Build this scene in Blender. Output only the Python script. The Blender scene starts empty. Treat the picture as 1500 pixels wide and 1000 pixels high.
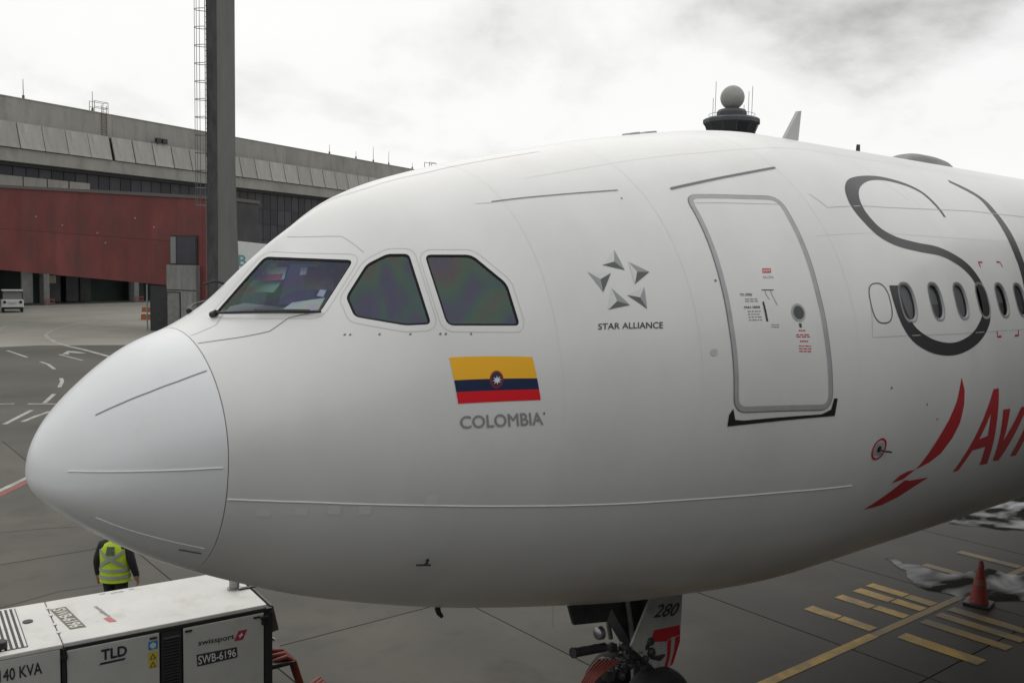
import bpy, bmesh, math, random
import numpy as np
from mathutils import Vector, Matrix
from mathutils.geometry import tessellate_polygon
R_ = math.radians
random.seed(7)
scene = bpy.context.scene
COL = scene.collection

# ------------------------------------------------------------------ camera
cam = bpy.data.cameras.new('camera'); camo = bpy.data.objects.new('camera', cam); COL.objects.link(camo)
cam.sensor_width = 36.0; cam.lens = 1348.13 / 1500 * 36.0
cam.clip_start = 0.1; cam.clip_end = 6000
right = Vector((0.77949, -0.62609, 0.020173)); up = Vector((0.036517, 0.077566, 0.996318)); fwd = Vector((0.62535, 0.775883, -0.083325))
M = Matrix((right, up, -fwd)).transposed().to_4x4(); M.translation = Vector((-1.4487, -7.5751, 5.8744))
camo.matrix_world = M
scene.camera = camo

# ------------------------------------------------------------------ sky, sun, exposure
SUN_EL, SUN_AZ = R_(48), R_(62)            # azimuth of the sun from +X towards +Y: behind the aircraft
world = bpy.data.worlds.new('World'); scene.world = world; world.use_nodes = True
nt = world.node_tree; nt.nodes.clear()
def wn(t, **k):
    n = nt.nodes.new(t)
    for a, v in k.items(): setattr(n, a, v)
    return n
out = wn('ShaderNodeOutputWorld'); mixs = wn('ShaderNodeMixShader'); bg1 = wn('ShaderNodeBackground'); bg2 = wn('ShaderNodeBackground')
sky = wn('ShaderNodeTexSky', sky_type='NISHITA', sun_disc=False, sun_elevation=SUN_EL, sun_rotation=R_(90) - SUN_AZ)
sky.air_density = 1.0; sky.dust_density = 3.0
nt.links.new(sky.outputs[0], bg1.inputs[0]); bg1.inputs[1].default_value = 0.10
tc = wn('ShaderNodeTexCoord'); sep = wn('ShaderNodeSeparateXYZ'); nt.links.new(tc.outputs['Generated'], sep.inputs[0])
zmx = wn('ShaderNodeMath', operation='MAXIMUM'); zmx.inputs[1].default_value = 0.0; nt.links.new(sep.outputs[2], zmx.inputs[0])
zad = wn('ShaderNodeMath', operation='ADD'); zad.inputs[1].default_value = 0.5; nt.links.new(zmx.outputs[0], zad.inputs[0])
dx = wn('ShaderNodeMath', operation='DIVIDE'); nt.links.new(sep.outputs[0], dx.inputs[0]); nt.links.new(zad.outputs[0], dx.inputs[1])
dy = wn('ShaderNodeMath', operation='DIVIDE'); nt.links.new(sep.outputs[1], dy.inputs[0]); nt.links.new(zad.outputs[0], dy.inputs[1])
cmb = wn('ShaderNodeCombineXYZ'); nt.links.new(dx.outputs[0], cmb.inputs[0]); nt.links.new(dy.outputs[0], cmb.inputs[1])
mp = wn('ShaderNodeMapping'); mp.inputs['Location'].default_value = (0, 0, 0); mp.inputs['Rotation'].default_value = (0, 0, R_(25)); mp.inputs['Scale'].default_value = (1, 1, 1); nt.links.new(cmb.outputs[0], mp.inputs[0])
nz = wn('ShaderNodeTexNoise'); nz.inputs['Scale'].default_value = 1.5; nz.inputs['Detail'].default_value = 8; nz.inputs['Roughness'].default_value = 0.55; nz.inputs['Distortion'].default_value = 0.15
nt.links.new(mp.outputs[0], nz.inputs[0])
rp = wn('ShaderNodeValToRGB'); e = rp.color_ramp.elements
e[0].position = 0.27; e[0].color = (0.33, 0.33, 0.315, 1)
e[1].position = 0.70; e[1].color = (1.12, 1.12, 1.10, 1)
for p_, c_ in ((0.34, (0.66, 0.66, 0.64)), (0.40, (0.92, 0.92, 0.905)), (0.46, (1.05, 1.05, 1.035))):
    a = e.new(p_); a.color = (*c_, 1)
nt.links.new(nz.outputs[0], rp.inputs[0]); nt.links.new(rp.outputs[0], bg2.inputs[0]); bg2.inputs[1].default_value = 0.93
mixs.inputs[0].default_value = 0.94
nt.links.new(bg1.outputs[0], mixs.inputs[1]); nt.links.new(bg2.outputs[0], mixs.inputs[2]); nt.links.new(mixs.outputs[0], out.inputs[0])
sl = bpy.data.lights.new('sun', 'SUN'); sl.energy = 0.5; sl.angle = R_(60); sl.color = (1, 0.96, 0.9)
so = bpy.data.objects.new('sun', sl); COL.objects.link(so)
sd = Vector((math.cos(SUN_EL) * math.cos(SUN_AZ), math.cos(SUN_EL) * math.sin(SUN_AZ), math.sin(SUN_EL)))
so.rotation_euler = sd.to_track_quat('Z', 'Y').to_euler(); so.location = (0, 0, 60)
scene.view_settings.view_transform = 'Standard'; scene.view_settings.look = 'None'
scene.view_settings.exposure = 0.0; scene.view_settings.gamma = 1.0; scene.view_settings.use_curve_mapping = False

# ------------------------------------------------------------------ materials
MATS = {}
def mat(name, col, rough=0.5, metal=0.0, spec=0.5, var=0.0, vscale=3.0, bump=0.0, bscale=40.0, coat=0.0, objrand=0.0, stretch=(1, 1, 1), dirt=None, detail=5):
    if name in MATS: return MATS[name]
    m = bpy.data.materials.new(name); m.use_nodes = True; t = m.node_tree; b = t.nodes['Principled BSDF']
    b.inputs['Roughness'].default_value = rough; b.inputs['Metallic'].default_value = metal
    b.inputs['Specular IOR Level'].default_value = spec; b.inputs['Coat Weight'].default_value = coat
    if coat: b.inputs['Coat Roughness'].default_value = 0.08
    b.inputs['Base Color'].default_value = (*col, 1)
    L = t.links
    cur = None
    tcn = t.nodes.new('ShaderNodeTexCoord'); mpn = t.nodes.new('ShaderNodeMapping'); mpn.inputs['Scale'].default_value = stretch
    L.new(tcn.outputs['Object'], mpn.inputs[0])
    if var or objrand:
        hs = t.nodes.new('ShaderNodeMix'); hs.data_type = 'RGBA'; hs.blend_type = 'MULTIPLY'; hs.inputs[0].default_value = 1
        hs.inputs[6].default_value = (*col, 1)
        n = t.nodes.new('ShaderNodeTexNoise'); n.inputs['Scale'].default_value = vscale; n.inputs['Detail'].default_value = detail; n.inputs['Roughness'].default_value = 0.6
        L.new(mpn.outputs[0], n.inputs[0])
        mr = t.nodes.new('ShaderNodeMapRange'); mr.inputs[1].default_value = 0.3; mr.inputs[2].default_value = 0.7
        mr.inputs[3].default_value = 1 - var; mr.inputs[4].default_value = 1 + var; L.new(n.outputs[0], mr.inputs[0])
        last = mr.outputs[0]
        if objrand:
            oi = t.nodes.new('ShaderNodeObjectInfo'); mr2 = t.nodes.new('ShaderNodeMapRange')
            mr2.inputs[3].default_value = 1 - objrand; mr2.inputs[4].default_value = 1 + objrand; L.new(oi.outputs['Random'], mr2.inputs[0])
            mu = t.nodes.new('ShaderNodeMath'); mu.operation = 'MULTIPLY'; L.new(last, mu.inputs[0]); L.new(mr2.outputs[0], mu.inputs[1]); last = mu.outputs[0]
        L.new(last, hs.inputs[7]); L.new(hs.outputs[2], b.inputs['Base Color']); cur = hs.outputs[2]
    if dirt:
        dcol, dscale, lo, hi, amt = dirt
        n2 = t.nodes.new('ShaderNodeTexNoise'); n2.inputs['Scale'].default_value = dscale; n2.inputs['Detail'].default_value = 7; n2.inputs['Roughness'].default_value = 0.65
        L.new(mpn.outputs[0], n2.inputs[0])
        mr = t.nodes.new('ShaderNodeMapRange'); mr.inputs[1].default_value = lo; mr.inputs[2].default_value = hi; mr.inputs[4].default_value = amt; L.new(n2.outputs[0], mr.inputs[0])
        mx = t.nodes.new('ShaderNodeMix'); mx.data_type = 'RGBA'; L.new(mr.outputs[0], mx.inputs[0])
        if cur: L.new(cur, mx.inputs[6])
        else: mx.inputs[6].default_value = (*col, 1)
        mx.inputs[7].default_value = (*dcol, 1); L.new(mx.outputs[2], b.inputs['Base Color']); cur = mx.outputs[2]
    if bump:
        n3 = t.nodes.new('ShaderNodeTexNoise'); n3.inputs['Scale'].default_value = bscale; n3.inputs['Detail'].default_value = 6
        L.new(mpn.outputs[0], n3.inputs[0]); bp = t.nodes.new('ShaderNodeBump'); bp.inputs['Strength'].default_value = bump; bp.inputs['Distance'].default_value = 0.02
        L.new(n3.outputs[0], bp.inputs['Height']); L.new(bp.outputs[0], b.inputs['Normal'])
    MATS[name] = m
    return m

# aircraft paint: white, with grime streaks and a painted warm ground reflection low down
paint = mat('aircraft_white_paint', (0.695, 0.697, 0.687), 0.36, var=0.035, vscale=1.1, coat=0.15, bump=0.035, bscale=1.6, stretch=(1, 1, .55), dirt=((0.60, 0.59, 0.56), 1.3, 0.5, 0.8, 0.5))
def belly_grime_reflection(m):
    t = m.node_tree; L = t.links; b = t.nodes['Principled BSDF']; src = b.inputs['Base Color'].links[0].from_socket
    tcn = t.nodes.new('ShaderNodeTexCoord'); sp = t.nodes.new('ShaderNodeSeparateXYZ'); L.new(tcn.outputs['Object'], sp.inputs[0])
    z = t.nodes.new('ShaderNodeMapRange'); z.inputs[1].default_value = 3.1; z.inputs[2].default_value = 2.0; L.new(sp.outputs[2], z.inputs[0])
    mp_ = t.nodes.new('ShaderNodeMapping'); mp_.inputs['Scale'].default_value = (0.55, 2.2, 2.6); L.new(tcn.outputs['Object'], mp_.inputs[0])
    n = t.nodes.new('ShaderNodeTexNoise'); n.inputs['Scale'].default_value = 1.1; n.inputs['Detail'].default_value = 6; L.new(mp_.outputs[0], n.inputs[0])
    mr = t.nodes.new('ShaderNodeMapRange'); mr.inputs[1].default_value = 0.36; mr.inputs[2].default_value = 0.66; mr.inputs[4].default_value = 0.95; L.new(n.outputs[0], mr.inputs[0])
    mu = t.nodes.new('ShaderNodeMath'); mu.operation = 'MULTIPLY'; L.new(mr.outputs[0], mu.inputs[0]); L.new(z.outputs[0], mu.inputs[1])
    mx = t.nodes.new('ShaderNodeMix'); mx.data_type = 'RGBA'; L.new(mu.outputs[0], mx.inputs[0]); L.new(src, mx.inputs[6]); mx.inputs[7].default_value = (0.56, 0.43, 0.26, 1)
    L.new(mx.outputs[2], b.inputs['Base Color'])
belly_grime_reflection(paint)
radome_paint = mat('radome_paint', (0.73, 0.74, 0.755), 0.38, var=0.025, vscale=2.2, coat=0.15, dirt=((0.55, 0.54, 0.52), 4.0, 0.58, 0.8, 0.35))
white = mat('white_coating', (0.78, 0.78, 0.77), 0.4, var=0.04, vscale=4, dirt=((0.45, 0.42, 0.36), 2.2, 0.55, 0.8, 0.5))
seam_grey = mat('seam_sealant', (0.16, 0.16, 0.165), 0.6)
seam_light = mat('pale_sealant', (0.74, 0.74, 0.72), 0.5)
seam_faint = mat('faint_sealant', (0.50, 0.50, 0.50), 0.5)
trim_grey = mat('door_trim_grey', (0.36, 0.37, 0.37), 0.45, var=0.1, vscale=8)
black = mat('matt_black', (0.012, 0.012, 0.014), 0.5, var=0.2, vscale=20)
rubber = mat('rubber_seal', (0.010, 0.010, 0.011), 0.6, spec=0.2)
logo_grey = mat('logo_dark_grey', (0.040, 0.040, 0.043), 0.4, spec=0.35)
letter_grey = mat('lettering_grey', (0.22, 0.225, 0.23), 0.4)
letter_mid = mat('lettering_mid_grey', (0.27, 0.275, 0.28), 0.45, spec=0.3)
letter_dark = mat('lettering_dark', (0.04, 0.04, 0.045), 0.4)
red = mat('airline_red', (0.50, 0.012, 0.024), 0.35, coat=0.3)
flag_y = mat('flag_yellow', (0.90, 0.47, 0.03), 0.55, spec=0.2); flag_b = mat('flag_blue', (0.016, 0.028, 0.075), 0.55, spec=0.2); flag_r = mat('flag_red', (0.68, 0.014, 0.024), 0.55, spec=0.2)
star_l = mat('star_light', (0.62, 0.63, 0.63), 0.35); star_m = mat('star_mid', (0.30, 0.31, 0.31), 0.35); star_d = mat('star_dark', (0.09, 0.09, 0.095), 0.35)
interior = mat('cockpit_lining', (0.34, 0.36, 0.42), 0.7, var=0.2, vscale=3)
paper = mat('paper', (0.86, 0.88, 0.85), 0.6); paper_red = mat('red_print', (0.6, 0.12, 0.10), 0.6)
steel = mat('dull_steel', (0.30, 0.31, 0.32), 0.35, metal=0.85, var=0.15, vscale=15)
chrome = mat('polished_steel', (0.75, 0.76, 0.78), 0.12, metal=1.0)
gear_dark = mat('gear_dark', (0.035, 0.035, 0.04), 0.4, var=0.4, vscale=12)
tyre = mat('tyre_rubber', (0.02, 0.02, 0.02), 0.8, bump=0.1)
concrete = mat('terminal_concrete', (0.27, 0.265, 0.245), 0.85, var=0.16, vscale=0.35, bump=0.3, bscale=6, objrand=0.07, stretch=(1, 1, 0.35), dirt=((0.13, 0.125, 0.11), 0.8, 0.5, 0.78, 0.6))
fascia = mat('fascia_concrete', (0.33, 0.32, 0.295), 0.85, var=0.12, vscale=0.8, objrand=0.10, stretch=(1, 1, 0.2), dirt=((0.17, 0.16, 0.14), 1.4, 0.5, 0.8, 0.6))
mast_con = mat('mast_concrete', (0.15, 0.15, 0.148), 0.85, var=0.2, vscale=1.2, stretch=(1, 1, 0.15), bump=0.2, bscale=14)
pier_con = mat('pier_concrete', (0.20, 0.20, 0.195), 0.85, var=0.25, vscale=0.9, stretch=(1.5, 1.5, 0.3), dirt=((0.07, 0.07, 0.065), 1.6, 0.5, 0.75, 0.7))
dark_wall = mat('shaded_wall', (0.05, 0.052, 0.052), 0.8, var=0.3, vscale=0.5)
red_clad = mat('red_cladding', (0.148, 0.040, 0.038), 0.65, spec=0.3, var=0.2, vscale=0.5, objrand=0.07, stretch=(1, 1, .5), dirt=((0.075, 0.045, 0.038), 0.6, 0.46, 0.72, 0.75))
tinted = mat('tinted_pane', (0.035, 0.035, 0.045), 0.35, spec=0.3, objrand=0.5, var=0.2, vscale=0.8)
mullion = mat('mullion', (0.05, 0.05, 0.055), 0.6)
tower_dark = mat('tower_grey', (0.055, 0.06, 0.066), 0.6, var=0.15, vscale=0.5); tower_ball = mat('tower_radome', (0.30, 0.30, 0.29), 0.6, var=0.1, vscale=0.6)
hivis = mat('hi_vis_yellow', (0.48, 0.66, 0.03), 0.7, var=0.12, vscale=9); tape = mat('reflective_tape', (0.42, 0.46, 0.42), 0.35, metal=0.3)
jacket = mat('dark_jacket', (0.014, 0.014, 0.018), 0.8, var=0.3, vscale=9); skin = mat('skin', (0.38, 0.22, 0.15), 0.6); hair = mat('hair', (0.015, 0.012, 0.01), 0.7)
gpu_white = mat('cart_white', (0.66, 0.655, 0.62), 0.45, var=0.06, vscale=2.0, dirt=((0.36, 0.33, 0.27), 2.6, 0.52, 0.8, 0.55))
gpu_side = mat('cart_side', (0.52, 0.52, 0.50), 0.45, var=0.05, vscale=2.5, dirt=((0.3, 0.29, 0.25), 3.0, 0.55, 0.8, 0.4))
gpu_black = mat('cart_black', (0.02, 0.02, 0.022), 0.5, var=0.3, vscale=6)
cable_red = mat('cable_red', (0.22, 0.035, 0.02), 0.55, var=0.2, vscale=8)
cone_red = mat('cone_red', (0.20, 0.018, 0.012), 0.55, var=0.15, vscale=9); orange = mat('barrier_orange', (0.42, 0.13, 0.04), 0.6, var=0.2, vscale=5)
blue_st = mat('sticker_blue', (0.03, 0.22, 0.48), 0.5); yel_st = mat('sticker_yellow', (0.60, 0.48, 0.05), 0.5)
teal = mat('teal_letter', (0.12, 0.30, 0.31), 0.5)

def glass_mat(name, tint, reflect, rainbow=0.0, rscale=3.0, stretch=(1, 1, 1)):
    """thin pane: tinted see-through plus a fresnel reflection; the coating shows interference colours"""
    m = bpy.data.materials.new(name); m.use_nodes = True; t = m.node_tree; t.nodes.clear(); L = t.links
    o = t.nodes.new('ShaderNodeOutputMaterial'); mx = t.nodes.new('ShaderNodeMixShader'); tr = t.nodes.new('ShaderNodeBsdfTransparent'); gl = t.nodes.new('ShaderNodeBsdfGlossy')
    gl.inputs['Roughness'].default_value = 0.03
    lw = t.nodes.new('ShaderNodeLayerWeight'); lw.inputs[0].default_value = 0.35
    mr = t.nodes.new('ShaderNodeMapRange'); mr.inputs[3].default_value = reflect; mr.inputs[4].default_value = min(1, reflect + 0.6); L.new(lw.outputs['Fresnel'], mr.inputs[0])
    L.new(mr.outputs[0], mx.inputs[0]); L.new(tr.outputs[0], mx.inputs[1]); L.new(gl.outputs[0], mx.inputs[2]); L.new(mx.outputs[0], o.inputs[0])
    tr.inputs[0].default_value = (*tint, 1)
    if rainbow:
        tcn = t.nodes.new('ShaderNodeTexCoord'); mp_ = t.nodes.new('ShaderNodeMapping'); mp_.inputs['Scale'].default_value = stretch; L.new(tcn.outputs['Object'], mp_.inputs[0])
        n = t.nodes.new('ShaderNodeTexNoise'); n.inputs['Scale'].default_value = rscale; n.inputs['Detail'].default_value = 2; n.inputs['Distortion'].default_value = 1.2; L.new(mp_.outputs[0], n.inputs[0])
        r = t.nodes.new('ShaderNodeValToRGB'); L.new(n.outputs[0], r.inputs[0]); el = r.color_ramp.elements
        cols = [(0.30, (0.55, 0.50, 0.62)), (0.38, (0.30, 0.46, 0.78)), (0.44, (0.50, 0.42, 0.72)), (0.50, (0.36, 0.64, 0.58)), (0.55, (0.46, 0.72, 0.46)), (0.60, (0.66, 0.52, 0.50)), (0.68, (0.50, 0.48, 0.76))]
        el[0].position = cols[0][0]; el[0].color = (*cols[0][1], 1); el[1].position = cols[-1][0]; el[1].color = (*cols[-1][1], 1)
        for p_, c_ in cols[1:-1]: x = el.new(p_); x.color = (*c_, 1)
        cm = t.nodes.new('ShaderNodeMix'); cm.data_type = 'RGBA'; cm.inputs[0].default_value = rainbow; cm.inputs[6].default_value = (0.5, 0.52, 0.55, 1); L.new(r.outputs[0], cm.inputs[7])
        L.new(cm.outputs[2], gl.inputs[0])
        c2 = t.nodes.new('ShaderNodeMix'); c2.data_type = 'RGBA'; c2.blend_type = 'MULTIPLY'; c2.inputs[0].default_value = rainbow * .8; c2.inputs[6].default_value = (*tint, 1); L.new(r.outputs[0], c2.inputs[7])
        L.new(c2.outputs[2], tr.inputs[0])
    else: gl.inputs[0].default_value = (0.8, 0.82, 0.85, 1)
    return m
glass_front = glass_mat('windshield_glass', (1.0, 1.0, 1.0), 0.07, 0.6, 1.6, (1, 1, 1.6))
glass_side = glass_mat('cockpit_side_glass', (0.34, 0.33, 0.54), 0.11, 0.62, 1.0, (1.3, 1, .8))
glass_cabin = glass_mat('cabin_glass', (0.75, 0.76, 0.78), 0.08)

# ------------------------------------------------------------------ mesh helpers
def link(name, me, m, parent=None, smooth=False):
    o = bpy.data.objects.new(name, me); COL.objects.link(o)
    if m is not None:
        me.materials.clear()
        for q in (m if isinstance(m, (list, tuple)) else [m]): me.materials.append(q)
    if smooth:
        me.polygons.foreach_set('use_smooth', [True] * len(me.polygons))
    if parent is not None: o.parent = parent
    return o
def pyd(name, v, f, m, parent=None, smooth=False):
    me = bpy.data.meshes.new(name); me.from_pydata([tuple(a) for a in v], [], f); me.update()
    return link(name, me, m, parent, smooth)
def tag(o, label=None, cat=None, group=None, kind=None):
    if label: o['label'] = label
    if cat: o['category'] = cat
    if group: o['group'] = group
    if kind: o['kind'] = kind
    return o
def empty(name, loc=(0, 0, 0), rz=0.0, label=None, cat=None, group=None):
    o = bpy.data.objects.new(name, None); COL.objects.link(o); o.location = loc; o.rotation_euler = (0, 0, rz); o.empty_display_size = 0.3
    return tag(o, label, cat, group)
class MB:
    def __init__(s): s.bm = bmesh.new()
    def box(s, x0, x1, y0, y1, z0, z1, bev=0.0):
        vs = [s.bm.verts.new(p) for p in ((x0, y0, z0), (x1, y0, z0), (x1, y1, z0), (x0, y1, z0), (x0, y0, z1), (x1, y0, z1), (x1, y1, z1), (x0, y1, z1))]
        fs = [s.bm.faces.new([vs[i] for i in q]) for q in ((3, 2, 1, 0), (4, 5, 6, 7), (0, 1, 5, 4), (1, 2, 6, 5), (2, 3, 7, 6), (3, 0, 4, 7))]
        if bev:
            es = list({e for f in fs for e in f.edges}); bmesh.ops.bevel(s.bm, geom=es, offset=bev, segments=2, affect='EDGES', profile=0.6)
        return s
    def hull8(s, pts):   # 8 points, bottom ring then top ring
        vs = [s.bm.verts.new(p) for p in pts]
        for q in ((3, 2, 1, 0), (4, 5, 6, 7), (0, 1, 5, 4), (1, 2, 6, 5), (2, 3, 7, 6), (3, 0, 4, 7)): s.bm.faces.new([vs[i] for i in q])
        return s
    def rings(s, rs, caps=True, closed=False):
        vv = [[s.bm.verts.new(p) for p in r] for r in rs]; n = len(rs[0])
        k = len(vv) if closed else len(vv) - 1
        for i in range(k):
            A, B = vv[i], vv[(i + 1) % len(vv)]
            for j in range(n): s.bm.faces.new((A[j], A[(j + 1) % n], B[(j + 1) % n], B[j]))
        if caps and not closed: s.bm.faces.new(vv[0][::-1]); s.bm.faces.new(vv[-1])
        return s
    def tube(s, pts, rad, n=8, caps=True):
        pts = [Vector(p) for p in pts]; rr = rad if isinstance(rad, (list, tuple)) else [rad] * len(pts); rs = []
        ref = None
        for i, p in enumerate(pts):
            t = (pts[min(i + 1, len(pts) - 1)] - pts[max(i - 1, 0)]).normalized()
            if ref is None: ref = t.orthogonal().normalized()
            ref = (ref - t * ref.dot(t)).normalized(); b = t.cross(ref)
            rs.append([p + (ref * math.cos(2 * math.pi * k / n) + b * math.sin(2 * math.pi * k / n)) * rr[i] for k in range(n)])
        return s.rings(rs, caps)
    def lathe(s, prof, c=(0, 0, 0), axis='z', n=24, a0=0.0):
        rs = []
        for r, h in prof:
            ring = []
            for k in range(n):
                a = a0 + 2 * math.pi * k / n; u, v = r * math.cos(a), r * math.sin(a)
                p = (u, v, h) if axis == 'z' else ((u, h, -v) if axis == 'y' else (h, u, v))
                ring.append((p[0] + c[0], p[1] + c[1], p[2] + c[2]))
            rs.append(ring)
        return s.rings(rs)
    def prism(s, poly, z0, z1):  # poly xy
        return s.rings([[(x, y, z0) for x, y in poly], [(x, y, z1) for x, y in poly]])
    def torus(s, c, R, r, ax='z', n=24, m=8, sx=1.0, arc=None):
        rs = []
        for i in range(n):
            a = 2 * math.pi * i / n; ring = []
            for j in range(m):
                b = 2 * math.pi * j / m; u = (R + r * math.cos(b)) * math.cos(a); v = (R + r * math.cos(b)) * math.sin(a); w = r * math.sin(b)
                p = (u, v, w) if ax == 'z' else (u, w, v)
                ring.append((c[0] + p[0], c[1] + p[1], c[2] + p[2]))
            rs.append(ring)
        return s.rings(rs, closed=True)
    def mesh(s, name):
        bmesh.ops.recalc_face_normals(s.bm, faces=s.bm.faces[:])
        me = bpy.data.meshes.new(name); s.bm.to_mesh(me); s.bm.free(); return me
    def build(s, name, m, parent=None, smooth=False):
        me = s.mesh(name); o = link(name, me, m, parent, smooth)
        if smooth: me.set_sharp_from_angle(angle=R_(40))
        return o
_txt = {}
def text2d(body, bold=0.0, shear=0.0):
    """outline text scaled to a unit box; weight comes from close-set copies, each a hair above the last"""
    key = (body, bold, shear)
    if key in _txt: return _txt[key]
    cu = bpy.data.curves.new('lettering_outline', 'FONT'); cu.body = body; cu.shear = shear; cu.resolution_u = 3; cu.fill_mode = 'FRONT'
    ob = bpy.data.objects.new('lettering_outline', cu); COL.objects.link(ob)
    dg = bpy.context.evaluated_depsgraph_get(); me = bpy.data.meshes.new_from_object(ob.evaluated_get(dg))
    v0 = np.array([p.co[:2] for p in me.vertices]); f0 = [tuple(p.vertices) for p in me.polygons]
    bpy.data.objects.remove(ob); bpy.data.curves.remove(cu); bpy.data.meshes.remove(me)
    sh_ = [(0, 0)] + ([(-1, 0), (1, 0), (0, 1), (0, -1)] if bold else []); V = []; F = []; Lr = []
    for k, (a, b_) in enumerate(sh_):
        F += [tuple(i + len(v0) * k for i in f) for f in f0]; V.append(v0 + np.array((a, b_)) * bold); Lr += [k] * len(v0)
    v = np.concatenate(V); v = (v - v.min(0)) / (v.max(0) - v.min(0)); _txt[key] = (v, F, Lr)
    return _txt[key]
def bil(q, u, v):   # q: TL, TR, BR, BL ; v up
    tl, tr, br, bl = [np.array(p, float) for p in q]
    return (tl * (1 - u) + tr * u) * v + (bl * (1 - u) + br * u) * (1 - v)
def text_flat(name, body, quad, m, parent, bold=0.0, shear=0.0):
    v, f, lr = text2d(body, bold, shear); q = [Vector(p) for p in quad]; n = (q[1] - q[0]).cross(q[0] - q[3]).normalized()
    return pyd(name, [Vector(bil(quad, a, b)) + n * .0004 * k for (a, b), k in zip(v, lr)], f, m, parent)

# ------------------------------------------------------------------ ground
tarmac = mat('apron_tarmac', (0.100, 0.098, 0.084), 0.8, spec=0.25, var=0.22, vscale=0.09, bump=0.12, bscale=3.0, detail=9, dirt=((0.055, 0.054, 0.048), 0.16, 0.46, 0.72, 0.7))
slab_m = mat('apron_concrete', (0.108, 0.102, 0.086), 0.72, spec=0.25, var=0.28, vscale=0.9, bump=0.1, bscale=5.0, objrand=0.11, detail=9, dirt=((0.050, 0.047, 0.040), 0.45, 0.46, 0.68, 0.8))
ground = pyd('ground', [(-2500, -2500, -.02), (2500, -2500, -.02), (2500, 2500, -.02), (-2500, 2500, -.02)], [(0, 1, 2, 3)], tarmac); tag(ground, kind='structure')
def damp_and_shade(m):  # wet concrete plus shade painted into the colour, stronger towards the right
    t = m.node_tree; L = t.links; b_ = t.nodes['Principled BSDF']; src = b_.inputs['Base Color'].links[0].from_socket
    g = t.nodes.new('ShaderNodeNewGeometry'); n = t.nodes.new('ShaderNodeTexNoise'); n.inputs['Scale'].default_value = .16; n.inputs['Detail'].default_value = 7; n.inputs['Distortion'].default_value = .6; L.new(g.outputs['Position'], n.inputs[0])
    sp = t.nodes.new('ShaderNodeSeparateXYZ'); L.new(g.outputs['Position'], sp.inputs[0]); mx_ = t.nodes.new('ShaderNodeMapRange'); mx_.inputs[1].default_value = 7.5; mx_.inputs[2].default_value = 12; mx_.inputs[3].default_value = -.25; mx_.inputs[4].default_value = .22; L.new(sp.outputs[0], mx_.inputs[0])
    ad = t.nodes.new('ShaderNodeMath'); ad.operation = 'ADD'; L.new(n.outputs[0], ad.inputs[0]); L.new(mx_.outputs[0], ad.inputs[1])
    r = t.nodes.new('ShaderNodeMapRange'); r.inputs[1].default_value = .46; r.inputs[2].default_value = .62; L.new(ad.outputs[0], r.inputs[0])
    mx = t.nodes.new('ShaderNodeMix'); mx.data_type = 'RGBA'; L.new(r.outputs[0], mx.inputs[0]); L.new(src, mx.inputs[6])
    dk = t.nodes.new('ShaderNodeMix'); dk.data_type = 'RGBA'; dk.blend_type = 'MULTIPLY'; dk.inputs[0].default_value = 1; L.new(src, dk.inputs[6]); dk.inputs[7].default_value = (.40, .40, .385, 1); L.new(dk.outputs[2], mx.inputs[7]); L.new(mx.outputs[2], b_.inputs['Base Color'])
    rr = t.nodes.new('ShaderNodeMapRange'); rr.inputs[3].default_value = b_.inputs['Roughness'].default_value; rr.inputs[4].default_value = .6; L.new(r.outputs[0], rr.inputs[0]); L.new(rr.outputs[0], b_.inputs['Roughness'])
damp_and_shade(slab_m)
SX, SY = 3.72, 6.55
xs = [7.78 + SX * i for i in range(-4, 9)]; ys = [5.2 + SY * j for j in range(-3, 3)]
g_ = 0.014
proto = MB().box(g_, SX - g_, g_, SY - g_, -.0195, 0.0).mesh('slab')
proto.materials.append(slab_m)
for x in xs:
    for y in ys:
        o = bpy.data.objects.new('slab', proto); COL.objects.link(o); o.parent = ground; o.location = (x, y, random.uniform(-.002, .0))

paint_y = mat('road_paint_yellow', (0.42, 0.26, 0.04), 0.6, var=0.2, vscale=4, dirt=((0.13, 0.115, 0.08), 1.8, 0.44, 0.66, 0.85))
paint_y2 = mat('worn_road_paint_yellow', (0.25, 0.165, 0.045), 0.6, var=0.25, vscale=3, dirt=((0.09, 0.085, 0.07), 1.5, 0.42, 0.66, 0.9))
paint_w = mat('road_paint_white', (0.37, 0.365, 0.34), 0.6, var=0.2, vscale=2, dirt=((0.16, 0.155, 0.14), 1.2, 0.48, 0.7, 0.8))
paint_r = mat('road_paint_red', (0.22, 0.05, 0.04), 0.6, var=0.2, vscale=2)
def flatpoly(name, poly, m, z=.004): return pyd(name, [(x, y, z) for x, y in poly], [tuple(range(len(poly)))], m, ground)
def strip(name, pts, w, m, z=.004):
    P = [Vector((x, y)) for x, y in pts]; v = []; f = []
    for i, p in enumerate(P):
        t = (P[min(i + 1, len(P) - 1)] - P[max(i - 1, 0)]).normalized(); n = Vector((-t.y, t.x)) * w / 2
        v += [(p.x + n.x, p.y + n.y, z), (p.x - n.x, p.y - n.y, z)]
        if i: f.append((2 * i - 2, 2 * i - 1, 2 * i + 1, 2 * i))
    return pyd(name, v, f, m, ground)
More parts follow.
